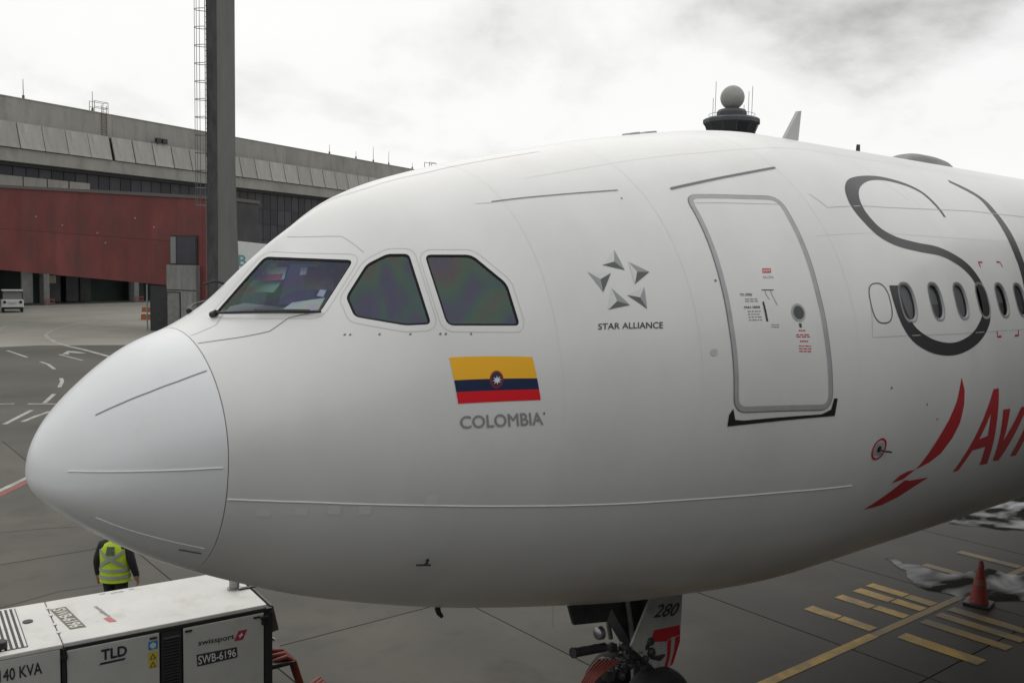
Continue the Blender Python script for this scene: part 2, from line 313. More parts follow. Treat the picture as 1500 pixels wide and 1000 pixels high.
# lead-in line and stop bars under the aircraft axis
strip('centre_line', [(8.2, -.03), (12.3, -.03)], .17, paint_y)
strip('centre_line', [(12.3, -.03), (18.1, -.03)], .14, paint_y2)
strip('centre_line', [(18.1, -.03), (48, -.03)], .14, paint_y2)
for x, w, ya, yb, m in ((12.5, .27, 1.32, .74, paint_y), (12.52, .25, .71, .10, paint_y), (13.45, .26, 1.32, .66, paint_y), (13.50, .24, .63, .06, paint_y), (14.04, .28, 1.31, .63, paint_y), (14.08, .26, .60, .06, paint_y),
                  (14.49, .26, 1.32, .60, paint_y), (14.48, .27, .57, .06, paint_y2), (12.67, .3, -.30, -1.58, paint_y), (13.57, .25, -.2, -1.6, paint_y2), (14.08, .25, -.2, -1.6, paint_y2), (14.52, .25, -.2, -1.6, paint_y2),
                  (17.98, .24, 1.29, .06, paint_y2), (16.52, .24, 1.3, .1, paint_y2), (16.5, .24, -.2, -1.6, paint_y2), (17.98, .24, -.2, -1.6, paint_y2)):
    strip('stop_bar', [(x, ya), (x, yb)], w, m, .0055)
# service road markings far to the left
strip('edge_line', [(21.5, 81), (19.64, 78.98), (18.18, 76.55), (16.4, 73.11), (14.94, 69.32), (14.24, 66.73), (13.74, 63.73), (13.46, 59.91), (13.53, 56.72), (13.77, 54.48), (13.96, 49.4), (14.2, 42)], .28, paint_w, -.014)
for pts in ([(9.72, 55.7), (9.91, 51.0)], [(11.81, 51.96), (12.13, 47.95)], [(10.03, 48.27), (10.1, 46.79), (9.87, 44.27)], [(9.27, 40.28), (9.06, 39.09), (8.46, 37.0)], [(7.79, 34.91), (6.89, 32.47)], [(6.32, 32.59), (7.4, 31.9)],
            [(6.11, 30.86), (4.71, 28.12)], [(6.6, 30.2), (5.95, 29.33), (5.32, 28.35)], [(12.5, 74.08), (13.6, 77.67), (14.7, 77.93)], [(8.9, 62), (9.1, 58.5)], [(5.1, 33.2), (5.9, 32.9)]):
    strip('lane_dash', pts, .17, paint_w, -.015)
flatpoly('direction_arrow', [(12.0, 52.1), (12.75, 53.9), (13.1, 53.3), (13.35, 52.0), (12.9, 52.2), (12.55, 52.9), (12.3, 51.6)], paint_w, -.0165)
strip('kerb_line', [(-2.0, 11.5), (2.82, 17.95), (3.59, 18.98), (7.5, 24.5)], .16, paint_w, .0042)
strip('kerb_line', [(-1.85, 11.36), (2.97, 17.81), (3.74, 18.84), (7.65, 24.36)], .2, paint_r, .0038)
# hairline cracks
crack = mat('crack_filler', (0.03, 0.03, 0.03), 0.6)
for pts in ([(2.14, 14.02), (2.9, 13.85), (3.77, 13.5)], [(1.2, 9.3), (2.3, 9.6), (3.5, 9.45)], [(8.3, 3.3), (8.9, 4.0), (9.8, 4.2)], [(16, 48), (15.2, 46.5), (15.4, 44)], [(-3, 44), (6, 43.6), (14, 44.3)]):
    strip('crack', pts, .02, crack, .003 if pts[0][1] < 25 else -.0162)
# paler concrete stand in front of the terminal
far_m = mat('stand_concrete', (0.30, 0.293, 0.258), 0.8, spec=0.25, var=0.12, vscale=0.12, detail=8, dirt=((0.22, 0.21, 0.18), 0.2, 0.5, 0.75, 0.6))
rnd = random.Random(11); fe = [(-140 + 8 * k, 57 + rnd.uniform(-5, 5) + .16 * (-140 + 8 * k - 10)) for k in range(46)]
tag(pyd('terminal_stand', [(x, y, -.0175) for x, y in fe] + [(260, 330, -.0175), (-140, 330, -.0175)], [tuple(range(len(fe) + 2))], far_m), kind='structure')
# water lying on the apron
water = mat('standing_water', (0.02, 0.021, 0.021), 0.10, spec=0.36)
def ragged(m):
    t = m.node_tree; L = t.links; b_ = t.nodes['Principled BSDF']; o_ = t.nodes['Material Output']
    tcn = t.nodes.new('ShaderNodeTexCoord'); mp_ = t.nodes.new('ShaderNodeMapping'); mp_.inputs['Scale'].default_value = (.9, 1.6, 1); L.new(tcn.outputs['Object'], mp_.inputs[0])
    n = t.nodes.new('ShaderNodeTexNoise'); n.inputs['Scale'].default_value = 1.0; n.inputs['Detail'].default_value = 2.2; n.inputs['Roughness'].default_value = .45; n.inputs['Distortion'].default_value = .5; L.new(mp_.outputs[0], n.inputs[0])
    r = t.nodes.new('ShaderNodeMapRange'); r.inputs[1].default_value = .44; r.inputs[2].default_value = .66; L.new(n.outputs[0], r.inputs[0])
    tr = t.nodes.new('ShaderNodeBsdfTransparent'); tr.inputs[0].default_value = (.45, .45, .44, 1); mx = t.nodes.new('ShaderNodeMixShader'); L.new(r.outputs[0], mx.inputs[0]); L.new(tr.outputs[0], mx.inputs[1]); L.new(b_.outputs[0], mx.inputs[2]); L.new(mx.outputs[0], o_.inputs[0])
ragged(water)
def puddle(poly, label, seed, n=3, amp=.09, z=.0075):
    rnd = random.Random(seed); P = [Vector(p) for p in poly]
    for _ in range(n):
        Q = []
        for i, p in enumerate(P):
            q = P[(i + 1) % len(P)]; d = q - p; L_ = d.length
            Q += [p, (p + q) / 2 + Vector((-d.y, d.x)) * rnd.uniform(-amp * 1.6, amp * 1.6)]
        P = Q; amp *= .8
    tr = tessellate_polygon([[Vector((p.x, p.y, 0)) for p in P]])
    o = pyd('puddle', [(p.x, p.y, z) for p in P], [tuple(t) for t in tr], water); tag(o, kind='structure', label=label)
puddle([(16.26, 1.99), (16.42, 1.88), (16.2, 1.57), (16.4, 1.35), (16.35, 1.17), (16.31, .72), (17.01, .52), (17.38, .41), (17.29, .02), (17.6, -.3), (16.9, -1.2), (16.0, -.82), (15.25, -.35), (15.25, .16), (15.07, .49), (15.2, .8), (15.4, 1.01), (15.85, 1.3), (16.13, 1.76)], 'ragged puddle around the traffic cone', 3)
puddle([(20.0, 2.45), (20.9, 2.75), (22.5, 2.8), (24.7, 3.4), (28, 3.2), (27, 1.4), (23.2, .3), (21.6, .9), (20.8, 1.2), (20.4, 1.8)], 'wide puddle beneath the fuselage at the right edge', 5, amp=.12)
puddle([(14.9, -1.9), (15.6, -1.7), (16.2, -2.2), (17.0, -2.0), (17.2, -2.7), (16.1, -3.0), (15.2, -2.6)], 'small puddle at the lower right', 8)

# unseen pier right behind the camera, added and sized to hold back sky light
pier_m = mat('pier_cladding', (0.20, 0.205, 0.21), 0.5, var=0.1, vscale=0.6)
pier = empty('sky_blocking_pier', (0, -9.0, 0), 0, 'unseen long pier with dark windows, added to block sky light', 'building')
PH = 6.0
mb = MB(); mb.box(-40, 70, 0, -14, 0, PH); mb.build('wall', pier_m, pier)
for k in range(44):
    mb = MB(); mb.box(-39.5 + 2.5 * k, -37.25 + 2.5 * k, .0, .04, 5.0, 7.6); mb.build('window', tinted, pier)

# unseen boarding bridge past the right edge, added to darken apron and fuselage
jb = empty('added_jet_bridge', (13.6, -5.0, 0), 0, 'unseen grey boarding bridge added beyond the right edge for shade', 'jet bridge')
jm = mat('bridge_grey', (0.22, 0.22, 0.22), 0.5, var=0.1, vscale=1)
mb = MB(); mb.box(-1.6, 1.6, -4.0, 1.35, 4.1, 7.2, .06); mb.build('tunnel', jm, jb)
mb = MB(); mb.box(-1.9, 1.9, -.4, 1.0, 3.95, 7.5, .08); mb.build('cab', jm, jb)
mb = MB()
for k in range(6): mb.box(-1.75 - .03 * (k % 2), 1.75 + .03 * (k % 2), 1.0 + .2 * k, 1.2 + .2 * k, 4.2, 7.35 + .05 * (k % 2))
mb.build('canopy', rubber, jb)
for sx in (-1.1, 1.1):
    mb = MB(); mb.box(sx - .15, sx + .15, -2.2, -1.9, .5, 4.1); mb.build('lift_column', steel, jb)
    mb = MB(); mb.lathe([(.2, -.16), (.46, -.16), (.52, -.1), (.52, .1), (.46, .16), (.2, .16)], (sx, -2.05, .52), 'y', 24); mb.build('wheel', tyre, jb, True)

# ------------------------------------------------------------------ aircraft body lines (station X back from the nose, phi degrees round the section: 0 port, 90 crown, -90 keel)
ZC = 4.75
XS = np.array([0, .12, .35, .8, 1.4, 2.0, 2.7, 3.5, 4.5, 6.0, 8.0])
ZT = np.array([-0.5367, -0.1683, 0.0911, 0.426, 0.6785, 1.1509, 1.7501, 2.033, 2.2791, 2.5846, 2.82])
ZB = np.array([-0.5367, -0.7636, -0.9586, -1.2662, -1.5629, -1.8079, -2.0302, -2.2437, -2.4492, -2.6868, -2.82])
WW = np.array([0.0, 0.3975, 0.6791, 1.0082, 1.3024, 1.5623, 1.796, 1.9675, 2.1791, 2.4865, 2.82])
ZM = np.array([-0.5367, -0.5500, -0.5150, -0.3911, -0.2816, -0.2821, -0.2437, -0.1821, -0.0912, -0.0226, 0.0])
TK = np.sqrt(XS)
def _sl(xk, yk):
    h = np.diff(xk); d = np.diff(yk) / h; m = np.zeros_like(yk)
    for i in range(1, len(xk) - 1):
        if d[i - 1] * d[i] > 0:
            w1 = 2 * h[i] + h[i - 1]; w2 = h[i] + 2 * h[i - 1]; m[i] = (w1 + w2) / (w1 / d[i - 1] + w2 / d[i])
    m[0] = d[0]; m[-1] = 0
    return m
SL = [_sl(TK, y) for y in (ZT, ZB, WW, ZM)]
def prof(X):
    t = math.sqrt(min(max(X, 0), 8.0)); i = min(max(int(np.searchsorted(TK, t)) - 1, 0), len(TK) - 2); h = TK[i + 1] - TK[i]; u = (t - TK[i]) / h
    r = []
    for y, m in zip((ZT, ZB, WW, ZM), SL):
        r.append((2 * u**3 - 3 * u**2 + 1) * y[i] + (u**3 - 2 * u**2 + u) * h * m[i] + (-2 * u**3 + 3 * u**2) * y[i + 1] + (u**3 - u**2) * h * m[i + 1])
    if X > 36:   # tail cone
        k = min((X - 36) / 21.0, 1); r[1] += 4.2 * k**1.6; r[0] -= .6 * k**2; r[2] *= max(1 - .92 * k**1.7, .05); r[3] = (r[0] + r[1]) / 2 * k + r[3] * (1 - k)
    return r
def _ss(a, b_, x):
    t = min(max((x - a) / (b_ - a), 0), 1); return t * t * (3 - 2 * t)
def crest(X, y, sn):   # the two windshield panes meet in a ridge
    if X < 1.05 or X > 2.75 or sn <= .1: return 0.0
    return _ss(1.05, 1.75, X) * (1 - _ss(1.95, 2.75, X)) * .17 * math.exp(-(math.sqrt(y * y + .0025) - .05) / .36) * _ss(.1, .75, sn)
def _P(X, a):
    zt, zb, w, zm = prof(X); s = math.sin(a); y = -w * math.cos(a)
    return np.array((X, y, ZC + zm + ((zt - zm) if s > 0 else (zm - zb)) * s + crest(X, y, s)))
def S(X, phi, off=0.0):
    a = math.radians(phi); p = _P(X, a)
    if off:
        p = p + N(X, phi) * off
    return p
def N(X, phi):
    a = math.radians(phi); e = 2e-3
    x0 = max(X - e, 0.0); dX = _P(X + e, a) - _P(x0, a); dA = _P(X, a + e) - _P(X, a - e)
    n = np.cross(dX, dA); l = np.linalg.norm(n)
    return n / l if l > 1e-12 else np.array((-1.0, 0, 0))
plane = empty('airplane', (0, 0, 0), 0, 'large white passenger jet with a flag and red lettering on its side', 'airplane')
RAD = 1.097
SEG = 160
phis = [360 * k / SEG - 90 for k in range(SEG)]
# radome
nx = [0.0004] + [RAD * (i / 44.0) ** 2 for i in range(2, 45)]
nx[-1] = RAD - .004
rs = [[S(x, p) for p in phis] for x in nx]; rs.append([S(RAD - .004, p, -.03) for p in phis])
b = MB(); b.rings(rs, caps=True); radome = b.build('radome', radome_paint, plane, True); radome['label'] = 'pale grey white nose cone'
# dark gap ring behind the radome
b = MB(); b.rings([[S(RAD - .03, p, -.012) for p in phis], [S(RAD + .03, p, -.012) for p in phis]], caps=False); b.build('radome_seam', seam_grey, plane, True)

# fuselage shell: outer skin and inner skin, window openings cut through
def shell():
    bm = bmesh.new()
    X = [RAD + .004] + list(np.arange(1.16, 4.0, .06)) + list(np.arange(4.0, 13.0, .09)) + list(np.arange(13.2, 36, 1.2)) + list(np.arange(36, 57.1, 1.5))
    def add(xs_, ps, off, flip):
        vv = [[bm.verts.new(S(x, p, off)) for p in ps] for x in xs_]; n = len(ps)
        for i in range(len(vv) - 1):
            for j in range(n):
                q = (vv[i][j], vv[i][(j + 1) % n], vv[i + 1][(j + 1) % n], vv[i + 1][j])
                bm.faces.new(q if flip else q[::-1])
        c0 = vv[0]; c1 = vv[-1]
        bm.faces.new(c0[::-1] if flip else c0); bm.faces.new(c1 if flip else c1[::-1])
    add(X, phis, 0.0, False)
    Xi = [1.22] + list(np.arange(1.4, 8.1, .2)) + [10, 14, 20, 30, 36]
    add(Xi, [360 * k / 64 - 90 for k in range(64)], -.075, True)
    me = bpy.data.meshes.new('fuselage'); bm.to_mesh(me); bm.free(); return me
def roundpoly(P, r, sy, n=4):
    Q = []
    for i in range(len(P)):
        a, b_, c = [Vector((p[0], p[1] * sy)) for p in (P[i - 1], P[i], P[(i + 1) % len(P)])]
        d1 = a - b_; d2 = c - b_; k = min(r, d1.length * .45, d2.length * .45)
        s_, e_ = b_ + d1.normalized() * k, b_ + d2.normalized() * k
        for j in range(n + 1):
            t = j / n; p = s_ * (1 - t)**2 + b_ * 2 * t * (1 - t) + e_ * t * t; Q.append((p.x, p.y / sy))
    return Q
def dens(P, step=.06, sy=.035, closed=True):
    Q = []
    m = len(P) if closed else len(P) - 1
    for i in range(m):
        a, c = P[i], P[(i + 1) % len(P)]; L_ = math.hypot(c[0] - a[0], (c[1] - a[1]) * sy); k = max(1, int(math.ceil(L_ / step)))
        for j in range(k): Q.append((a[0] + (c[0] - a[0]) * j / k, a[1] + (c[1] - a[1]) * j / k))
    if not closed: Q.append(P[-1])
    return Q
def inset(P, d, sy):
    """offset a polygon inwards by d metres in (X, phi*sy) space"""
    A = [Vector((p[0], p[1] * sy)) for p in P]; ar = sum(A[i].x * A[(i + 1) % len(A)].y - A[(i + 1) % len(A)].x * A[i].y for i in range(len(A))); sg = 1 if ar > 0 else -1
    Q = []
    for i in range(len(A)):
        t1 = (A[i] - A[i - 1]).normalized(); t2 = (A[(i + 1) % len(A)] - A[i]).normalized(); n1 = Vector((-t1.y, t1.x)) * sg; n2 = Vector((-t2.y, t2.x)) * sg
        nn = n1 + n2; nn = nn / max(nn.length_squared, .3) * 2; q = A[i] + nn * d; Q.append((q.x, q.y / sy))
    return Q
W1 = [(1.84, 85.5), (1.907, 80.09), (1.974, 74.88), (2.043, 70.06), (2.112, 65.42), (2.183, 61.06), (2.257, 57.04), (2.163, 54.96), (2.07, 52.68), (1.977, 50.04), (1.887, 47.26), (1.787, 51.08), (1.692, 55.41), (1.6, 60.33), (1.512, 65.86), (1.426, 72.04), (1.344, 79.14), (1.448, 81.52), (1.545, 82.72), (1.639, 83.51), (1.737, 84.4)]
W2 = [(2.312, 52.85), (2.389, 52.13), (2.467, 51.55), (2.534, 49.6), (2.605, 47.91), (2.586, 42.4), (2.577, 37.24), (2.576, 32.33), (2.582, 27.62), (2.488, 28.72), (2.397, 30.03), (2.289, 33.0), (2.186, 36.32), (2.087, 39.94), (2.087, 43.66), (2.09, 47.53), (2.163, 49.41), (2.237, 51.16)]
W3 = [(2.71, 45.78), (2.828, 44.24), (2.951, 42.93), (3.079, 41.8), (3.143, 38.51), (3.212, 35.41), (3.285, 32.45), (3.286, 28.98), (3.292, 25.62), (3.303, 22.34), (3.144, 23.15), (2.99, 24.02), (2.841, 24.99), (2.697, 26.09), (2.688, 30.65), (2.687, 35.41), (2.693, 40.42)]
def mir(P): return [(x, 180 - p) for x, p in P]
COCK = []
for P, sy, r in ((W1, .026, .05), (W2, .029, .05), (W3, .031, .06)):
    q = roundpoly(P, r, sy); COCK.append((q, sy)); COCK.append((mir(q), sy))
WX = [7.777, 8.364, 8.927, 9.455, 9.956, 10.456, 10.97, 11.5, 12.03, 12.56]
def oval(x, ph, w, h, n=28, q=.75):
    P = []
    for k in range(n):
        a = 2 * math.pi * k / n; c, s_ = math.cos(a), math.sin(a)
        P.append((x + w * math.copysign(abs(c)**q, c), ph + h * math.copysign(abs(s_)**q, s_)))
    return P
CAB = [oval(x, 16.9, .125, 3.9) for x in WX]
fus_me = shell(); fus = bpy.data.objects.new('fuselage', fus_me); COL.objects.link(fus); fus_me.materials.append(paint)
cb = bmesh.new()
def cutter(P, o1=.12, i1=.2):
    n = np.mean([N(*p) for p in P], axis=0); n /= np.linalg.norm(n)
    A = [cb.verts.new(S(*p) + n * o1) for p in P]; B = [cb.verts.new(S(*p) - n * i1) for p in P]; k = len(P)
    cb.faces.new(A); cb.faces.new(B[::-1])
    for i in range(k): cb.faces.new((A[i], B[i], B[(i + 1) % k], A[(i + 1) % k]))
for P, sy in COCK: cutter(dens(P, .08, sy))
for P in CAB: cutter(P)
bmesh.ops.triangulate(cb, faces=[f for f in cb.faces if len(f.verts) > 4]); bmesh.ops.recalc_face_normals(cb, faces=cb.faces[:])
cm_ = bpy.data.meshes.new('cutter'); cb.to_mesh(cm_); cb.free(); co = bpy.data.objects.new('cutter', cm_); COL.objects.link(co)
md = fus.modifiers.new('openings', 'BOOLEAN'); md.operation = 'DIFFERENCE'; md.object = co; md.solver = 'EXACT'
dg = bpy.context.evaluated_depsgraph_get(); nm = bpy.data.meshes.new_from_object(fus.evaluated_get(dg))
fus.modifiers.clear(); fus.data = nm; bpy.data.objects.remove(co); bpy.data.meshes.remove(cm_); bpy.data.meshes.remove(fus_me); nm.name = 'fuselage'
fus.parent = plane
nm.materials.clear(); nm.materials.append(paint); nm.materials.append(interior); nm.materials.append(rubber)
# true surface normals on the outer skin so the cuts leave no shading marks
nrm = [None] * len(nm.vertices)
onskin = [False] * len(nm.vertices)
for v in nm.vertices:
    x, y, z = v.co; zt, zb, w, zm = prof(x); z -= crest(x, y, math.sqrt(max(0, 1 - (y / w) ** 2))) if z - ZC > zm else 0; dz = z - ZC - zm; s_ = dz / ((zt - zm) if dz > 0 else (zm - zb)); c_ = -y / w
    rr = math.hypot(s_, c_)
    if abs(rr - 1) < .006 and x > RAD - .01: nrm[v.index] = Vector(N(x, math.degrees(math.atan2(s_, c_)))); onskin[v.index] = True
ln = []
for p in nm.polygons:
    fn = p.normal; p.use_smooth = True; skin_f = all(onskin[i] for i in p.vertices)
    if not skin_f and p.center.x > 1.2: p.material_index = 1 if sum(onskin[i] for i in p.vertices) == 0 else 2
    for i in p.vertices:
        ln.append(nrm[i] if (skin_f and nrm[i].dot(fn) > .6) else fn)
nm.normals_split_custom_set([tuple(n) for n in ln])

# things that lie on the skin
def patch(name, P, m, parent=plane, off=.003, hole=None, cell=.08, cphi=2.0, sy=.05):
    polys = [[Vector((x, p * sy, 0)) for x, p in P]]
    if hole: polys.append([Vector((x, p * sy, 0)) for x, p in hole])
    tr = tessellate_polygon(polys); pts = [v for q in polys for v in q]
    bm = bmesh.new(); vs = [bm.verts.new(v) for v in pts]
    for t in tr:
        try: bm.faces.new([vs[i] for i in t])
        except ValueError: pass
    X = [v.x for v in pts]; Y = [v.y for v in pts]
    for k in range(int(min(X) / cell) + 1, int(max(X) / cell) + 1):
        bmesh.ops.bisect_plane(bm, geom=bm.verts[:] + bm.edges[:] + bm.faces[:], plane_co=(k * cell, 0, 0), plane_no=(1, 0, 0), dist=1e-5)
    cy = cphi * sy
    for k in range(int(math.floor(min(Y) / cy)) + 1, int(math.floor(max(Y) / cy)) + 1):
        bmesh.ops.bisect_plane(bm, geom=bm.verts[:] + bm.edges[:] + bm.faces[:], plane_co=(0, k * cy, 0), plane_no=(0, 1, 0), dist=1e-5)
    nn = []
    for v in bm.verts:
        x, p = v.co.x, v.co.y / sy; v.co = Vector(S(x, p, off)); nn.append(N(x, p))
    bm.normal_update(); bm.faces.ensure_lookup_table()
    for f in bm.faces:
        if f.normal.dot(Vector(nn[f.verts[0].index if f.verts[0].index >= 0 else 0])) < 0: pass
    bm.verts.index_update()
    me = bpy.data.meshes.new(name); bm.to_mesh(me); bm.free()
    o = link(name, me, m, parent, True)
    # orient outwards
    if me.polygons:
        c = 0
        for p in me.polygons: c += p.normal.dot(Vector(nn[p.vertices[0]]))
        if c < 0: me.flip_normals()
        me.normals_split_custom_set_from_vertices([tuple(v) for v in nn])
    return o
def ribbon(name, P, w, m, parent=plane, off=.003, closed=False, step=.06, taper=None):
    """w: width in metres, or one width for every control point"""
    ws = list(w) if isinstance(w, (list, tuple)) else [w] * len(P)
    Q = []; W_ = []
    k_ = len(P) if closed else len(P) - 1
    for i in range(k_):
        a, c = P[i], P[(i + 1) % len(P)]; wa, wc = ws[i], ws[(i + 1) % len(P)]; L_ = math.hypot(c[0] - a[0], (c[1] - a[1]) * .045); k = max(1, int(math.ceil(L_ / step)))
        for j in range(k): t = j / k; Q.append((a[0] + (c[0] - a[0]) * t, a[1] + (c[1] - a[1]) * t)); W_.append(wa + (wc - wa) * t)
    if not closed: Q.append(P[-1]); W_.append(ws[-1])
    pts = [S(x, p, off) for x, p in Q]; ns = [N(x, p) for x, p in Q]; v = []; f = []; n = len(Q)
    for i in range(n):
        a = pts[i - 1] if (i or closed) else pts[i]; c = pts[(i + 1) % n] if (i < n - 1 or closed) else pts[i]
        t = c - a; t /= max(np.linalg.norm(t), 1e-9); l = np.cross(ns[i], t); l /= np.linalg.norm(l)
        v += [pts[i] + l * W_[i] / 2, pts[i] - l * W_[i] / 2]
    for i in range(n if closed else n - 1):
        j = (i + 1) % n; f.append((2 * i + 1, 2 * j + 1, 2 * j, 2 * i))
    return pyd(name, v, f, m, parent, True)
def bead(name, P, r, m, parent=plane):
    mb = MB(); mb.tube([S(x, p, r * .3) for x, p in P], r, 8); return mb.build(name, m, parent, True)
def catmull(P, k=6):
    P = [np.array(p, float) for p in P]; Q = []
    for i in range(len(P) - 1):
        a, b_, c, d = P[max(i - 1, 0)], P[i], P[i + 1], P[min(i + 2, len(P) - 1)]
        for j in range(k):
            t = j / k; Q.append(tuple(.5 * (2 * b_ + (c - a) * t + (2 * a - 5 * b_ + 4 * c - d) * t * t + (3 * b_ - 3 * c + d - a) * t**3)))
    Q.append(tuple(P[-1])); return Q
def skin_text(name, body, quad, m, parent=plane, bold=0.0, shear=0.0, off=.003):
    v, f, lr = text2d(body, bold, shear); return pyd(name, [S(*bil(quad, a, c), off + .0003 * k) for (a, c), k in zip(v, lr)], f, m, parent)

# cockpit windows
for k, (P, sy) in enumerate(COCK):
    D = dens(P, .05, sy); I = inset(D, .017, sy)
    port = k % 2 == 0
    w = patch('cockpit_window', inset(D, .006, sy), glass_front if k < 2 else glass_side, plane, -.012, cell=.07, cphi=2.0)
    if port: w['label'] = ('large front windshield pane with papers behind it', 'pointed sliding side window pane', 'rearmost cockpit side window pane')[k // 2]
    n = len(D); v = [S(x, p, -.002) for x, p in D] + [S(x, p, -.010) for x, p in I]
    fr = pyd('window_seal', v, [(i, (i + 1) % n, n + (i + 1) % n, n + i) for i in range(n)], rubber, w)
    O = inset(D, -.045, sy)
    ribbon('window_surround_seam', O, .004, seam_faint, w, .0025, True)
# inside the cockpit
cb_ = empty('cockpit_interior'); cb_.parent = plane
pyd('bulkhead', [S(3.75, p, -.1) for p in range(-90, 270, 10)], [tuple(range(36))], interior, cb_)
pyd('floor', [(1.35, -1.0, 4.55), (3.75, -1.6, 4.55), (3.75, 1.6, 4.55), (1.35, 1.0, 4.55)], [(0, 1, 2, 3)], interior, cb_)
gb = MB(); gb.hull8([(1.50, -.45, 5.30), (2.05, -.88, 5.30), (2.05, .88, 5.30), (1.50, .45, 5.30), (1.52, -.40, 5.40), (2.05, -.82, 5.46), (2.05, .82, 5.46), (1.52, .40, 5.40)]); gb.build('glareshield', mat('glareshield_vinyl', (0.36, 0.37, 0.29), .7, var=.2), cb_)
for sy_ in (-.55, .55):
    gb = MB(); gb.box(2.75, 2.92, sy_ - .26, sy_ + .26, 4.9, 5.75, .06); gb.box(2.78, 2.92, sy_ - .15, sy_ + .15, 5.75, 6.0, .05); gb.build('pilot_seat', mat('seat_fabric', (0.12, 0.13, 0.17), .8, var=.2), cb_)
def sheet(name, P, m):
    P = [Vector(p) for p in P]; n = (P[1] - P[0]).cross(P[3] - P[0]).normalized() * .004
    return pyd(name, P + [p + n for p in P], [(3, 2, 1, 0), (4, 5, 6, 7), (0, 1, 5, 4), (1, 2, 6, 5), (2, 3, 7, 6), (3, 0, 4, 7)], m, cb_)
teal_sheet = mat('teal_folder', (0.30, 0.52, 0.50), .5); tan_cloth = mat('tan_seat_cloth', (0.40, 0.33, 0.24), .8, var=.2, vscale=6)
sheet('paper_sheet', [(1.923, .014, 5.803), (2.027, -.158, 5.819), (1.951, -.253, 5.710), (1.850, -.094, 5.693)], paper)
sheet('paper_print', [(1.838, .02, 5.738), (1.966, -.195, 5.756), (1.929, -.236, 5.704), (1.824, -.069, 5.688)], paper_red)
sheet('clipboard', [(1.80, .110, 5.685), (1.978, -.191, 5.711), (1.867, -.230, 5.600), (1.736, .032, 5.597)], teal_sheet)
sheet('paper_sheet', [(1.867, -.587, 5.528), (2.068, -.770, 5.573), (1.989, -.806, 5.476), (1.769, -.567, 5.456)], paper)
sheet('paper_sheet', [(2.071, -.329, 5.816), (2.110, -.377, 5.823), (2.07, -.425, 5.756), (2.033, -.381, 5.749)], paper)
sheet('paper_sheet', [(2.06, -.702, 5.638), (2.095, -.745, 5.633), (2.055, -.765, 5.58), (2.02, -.718, 5.589)], paper)
sheet('sun_visor', [(2.267, .088, 5.819), (2.442, -.162, 5.825), (2.375, -.354, 5.62), (2.206, -.171, 5.614)], tan_cloth)
# wipers
for sgn in (1, -1):
    def A(x, p, o): return S(x, p if sgn == 1 else 180 - p, o)
    wp = MB(); wp.tube([A(1.90, 46.6, .03), A(1.68, 55.2, .05), A(1.50, 65, .05), A(1.345, 77.0, .03)], .010, 6); wp.tube([A(1.84, 49.4, .03), A(1.74, 53.6, .035), A(1.64, 58.6, .035), A(1.55, 64, .035)], .007, 6); wp.tube([A(1.355, 76, .035), A(1.33, 78.5, .015)], .026, 8)
    wp.build('wiper', black, plane, True)
mb = MB(); mb.tube([S(1.60, 97, .0), S(1.57, 97, .07), S(1.50, 97, .12)], .012, 6); mb.build('visual_probe', black, plane, True)
# cabin windows
shade_m = mat('window_blind', (0.40, 0.40, 0.39), .6); cabin_dark = mat('cabin_lining', (0.20, 0.20, 0.20), .7)
ring_m = mat('window_frame_metal', (0.30, 0.30, 0.30), 0.4, metal=0.3)
for i, P in enumerate(CAB):
    w = empty('cabin_window', tuple(S(WX[i], 16.9))); w.parent = plane
    def loc(o): o.parent = w; o.matrix_parent_inverse = Matrix.Translation(-Vector(w.location)); return o
    n = len(P); x = WX[i]; O = oval(x, 16.9, .148, 4.5); I2 = oval(x, 16.9, .119, 3.7)
    v = [S(*p, .0025) for p in O] + [S(*p, .004) for p in P] + [S(*p, -.014) for p in I2]
    loc(pyd('window_frame', v, [(k, (k + 1) % n, n + (k + 1) % n, n + k) for k in range(n)] + [(n + k, n + (k + 1) % n, 2 * n + (k + 1) % n, 2 * n + k) for k in range(n)], ring_m, w, True))
    loc(patch('pane', oval(x, 16.9, .121, 3.75), glass_cabin, w, -.013))
    full = i in (0, 2, 3, 5, 7)
    if full: loc(patch('window_blind', oval(x, 16.9, .122, 3.8), shade_m if i % 2 == 0 else cabin_dark, w, -.035))
    else:
        loc(patch('window_blind', [(x - .12, 16.6), (x + .12, 16.4), (x + .12, 20.7), (x - .12, 20.7)], shade_m, w, -.05)); loc(patch('cabin_lining', [(x - .13, 12.9), (x + .13, 12.9), (x + .13, 16.5), (x - .13, 16.5)], cabin_dark, w, -.055))
ribbon('blanked_window_outline', oval(7.325, 16.98, .15, 4.3), .012, letter_dark, plane, .003, True, .03)
# forward passenger door
def fine_print(quad, n, m):   # printed lines too small to read in the picture
    rnd = random.Random(int(quad[0][1] * 100))
    for k in range(n):
        v = 1 - (k + .5) / n; x = .0
        while x < .92:
            w = rnd.uniform(.12, .34); a, c = bil(quad, x, v), bil(quad, min(x + w, 1), v)
            ribbon('fine_print', [tuple(a), tuple(c)], .010 if n > 1 else .013, m, door, .0055); x += w + .07
DOOR = [(5.472, 46.9), (5.400, 25.6), (5.380, 15.0), (5.395, -2.7), (6.560, -3.95), (6.512, 10.35), (6.505, 21.0), (6.568, 43.8)]
dp = roundpoly(DOOR, .13, .045, 5)
door = patch('passenger_door', dp, paint, plane, .0035); door['label'] = 'grey outlined passenger door with round peephole'
ribbon('door_trim', dens(inset(dp, .004, .045), .06, .045), .05, trim_grey, door, .0055, True)
ribbon('door_gap', dens(inset(dp, -.026, .045), .06, .045), .007, seam_grey, door, .004, True)
ribbon('door_gap', [(5.50, 44.7), (6.52, 42.0)], .008, seam_faint, door, .0055)
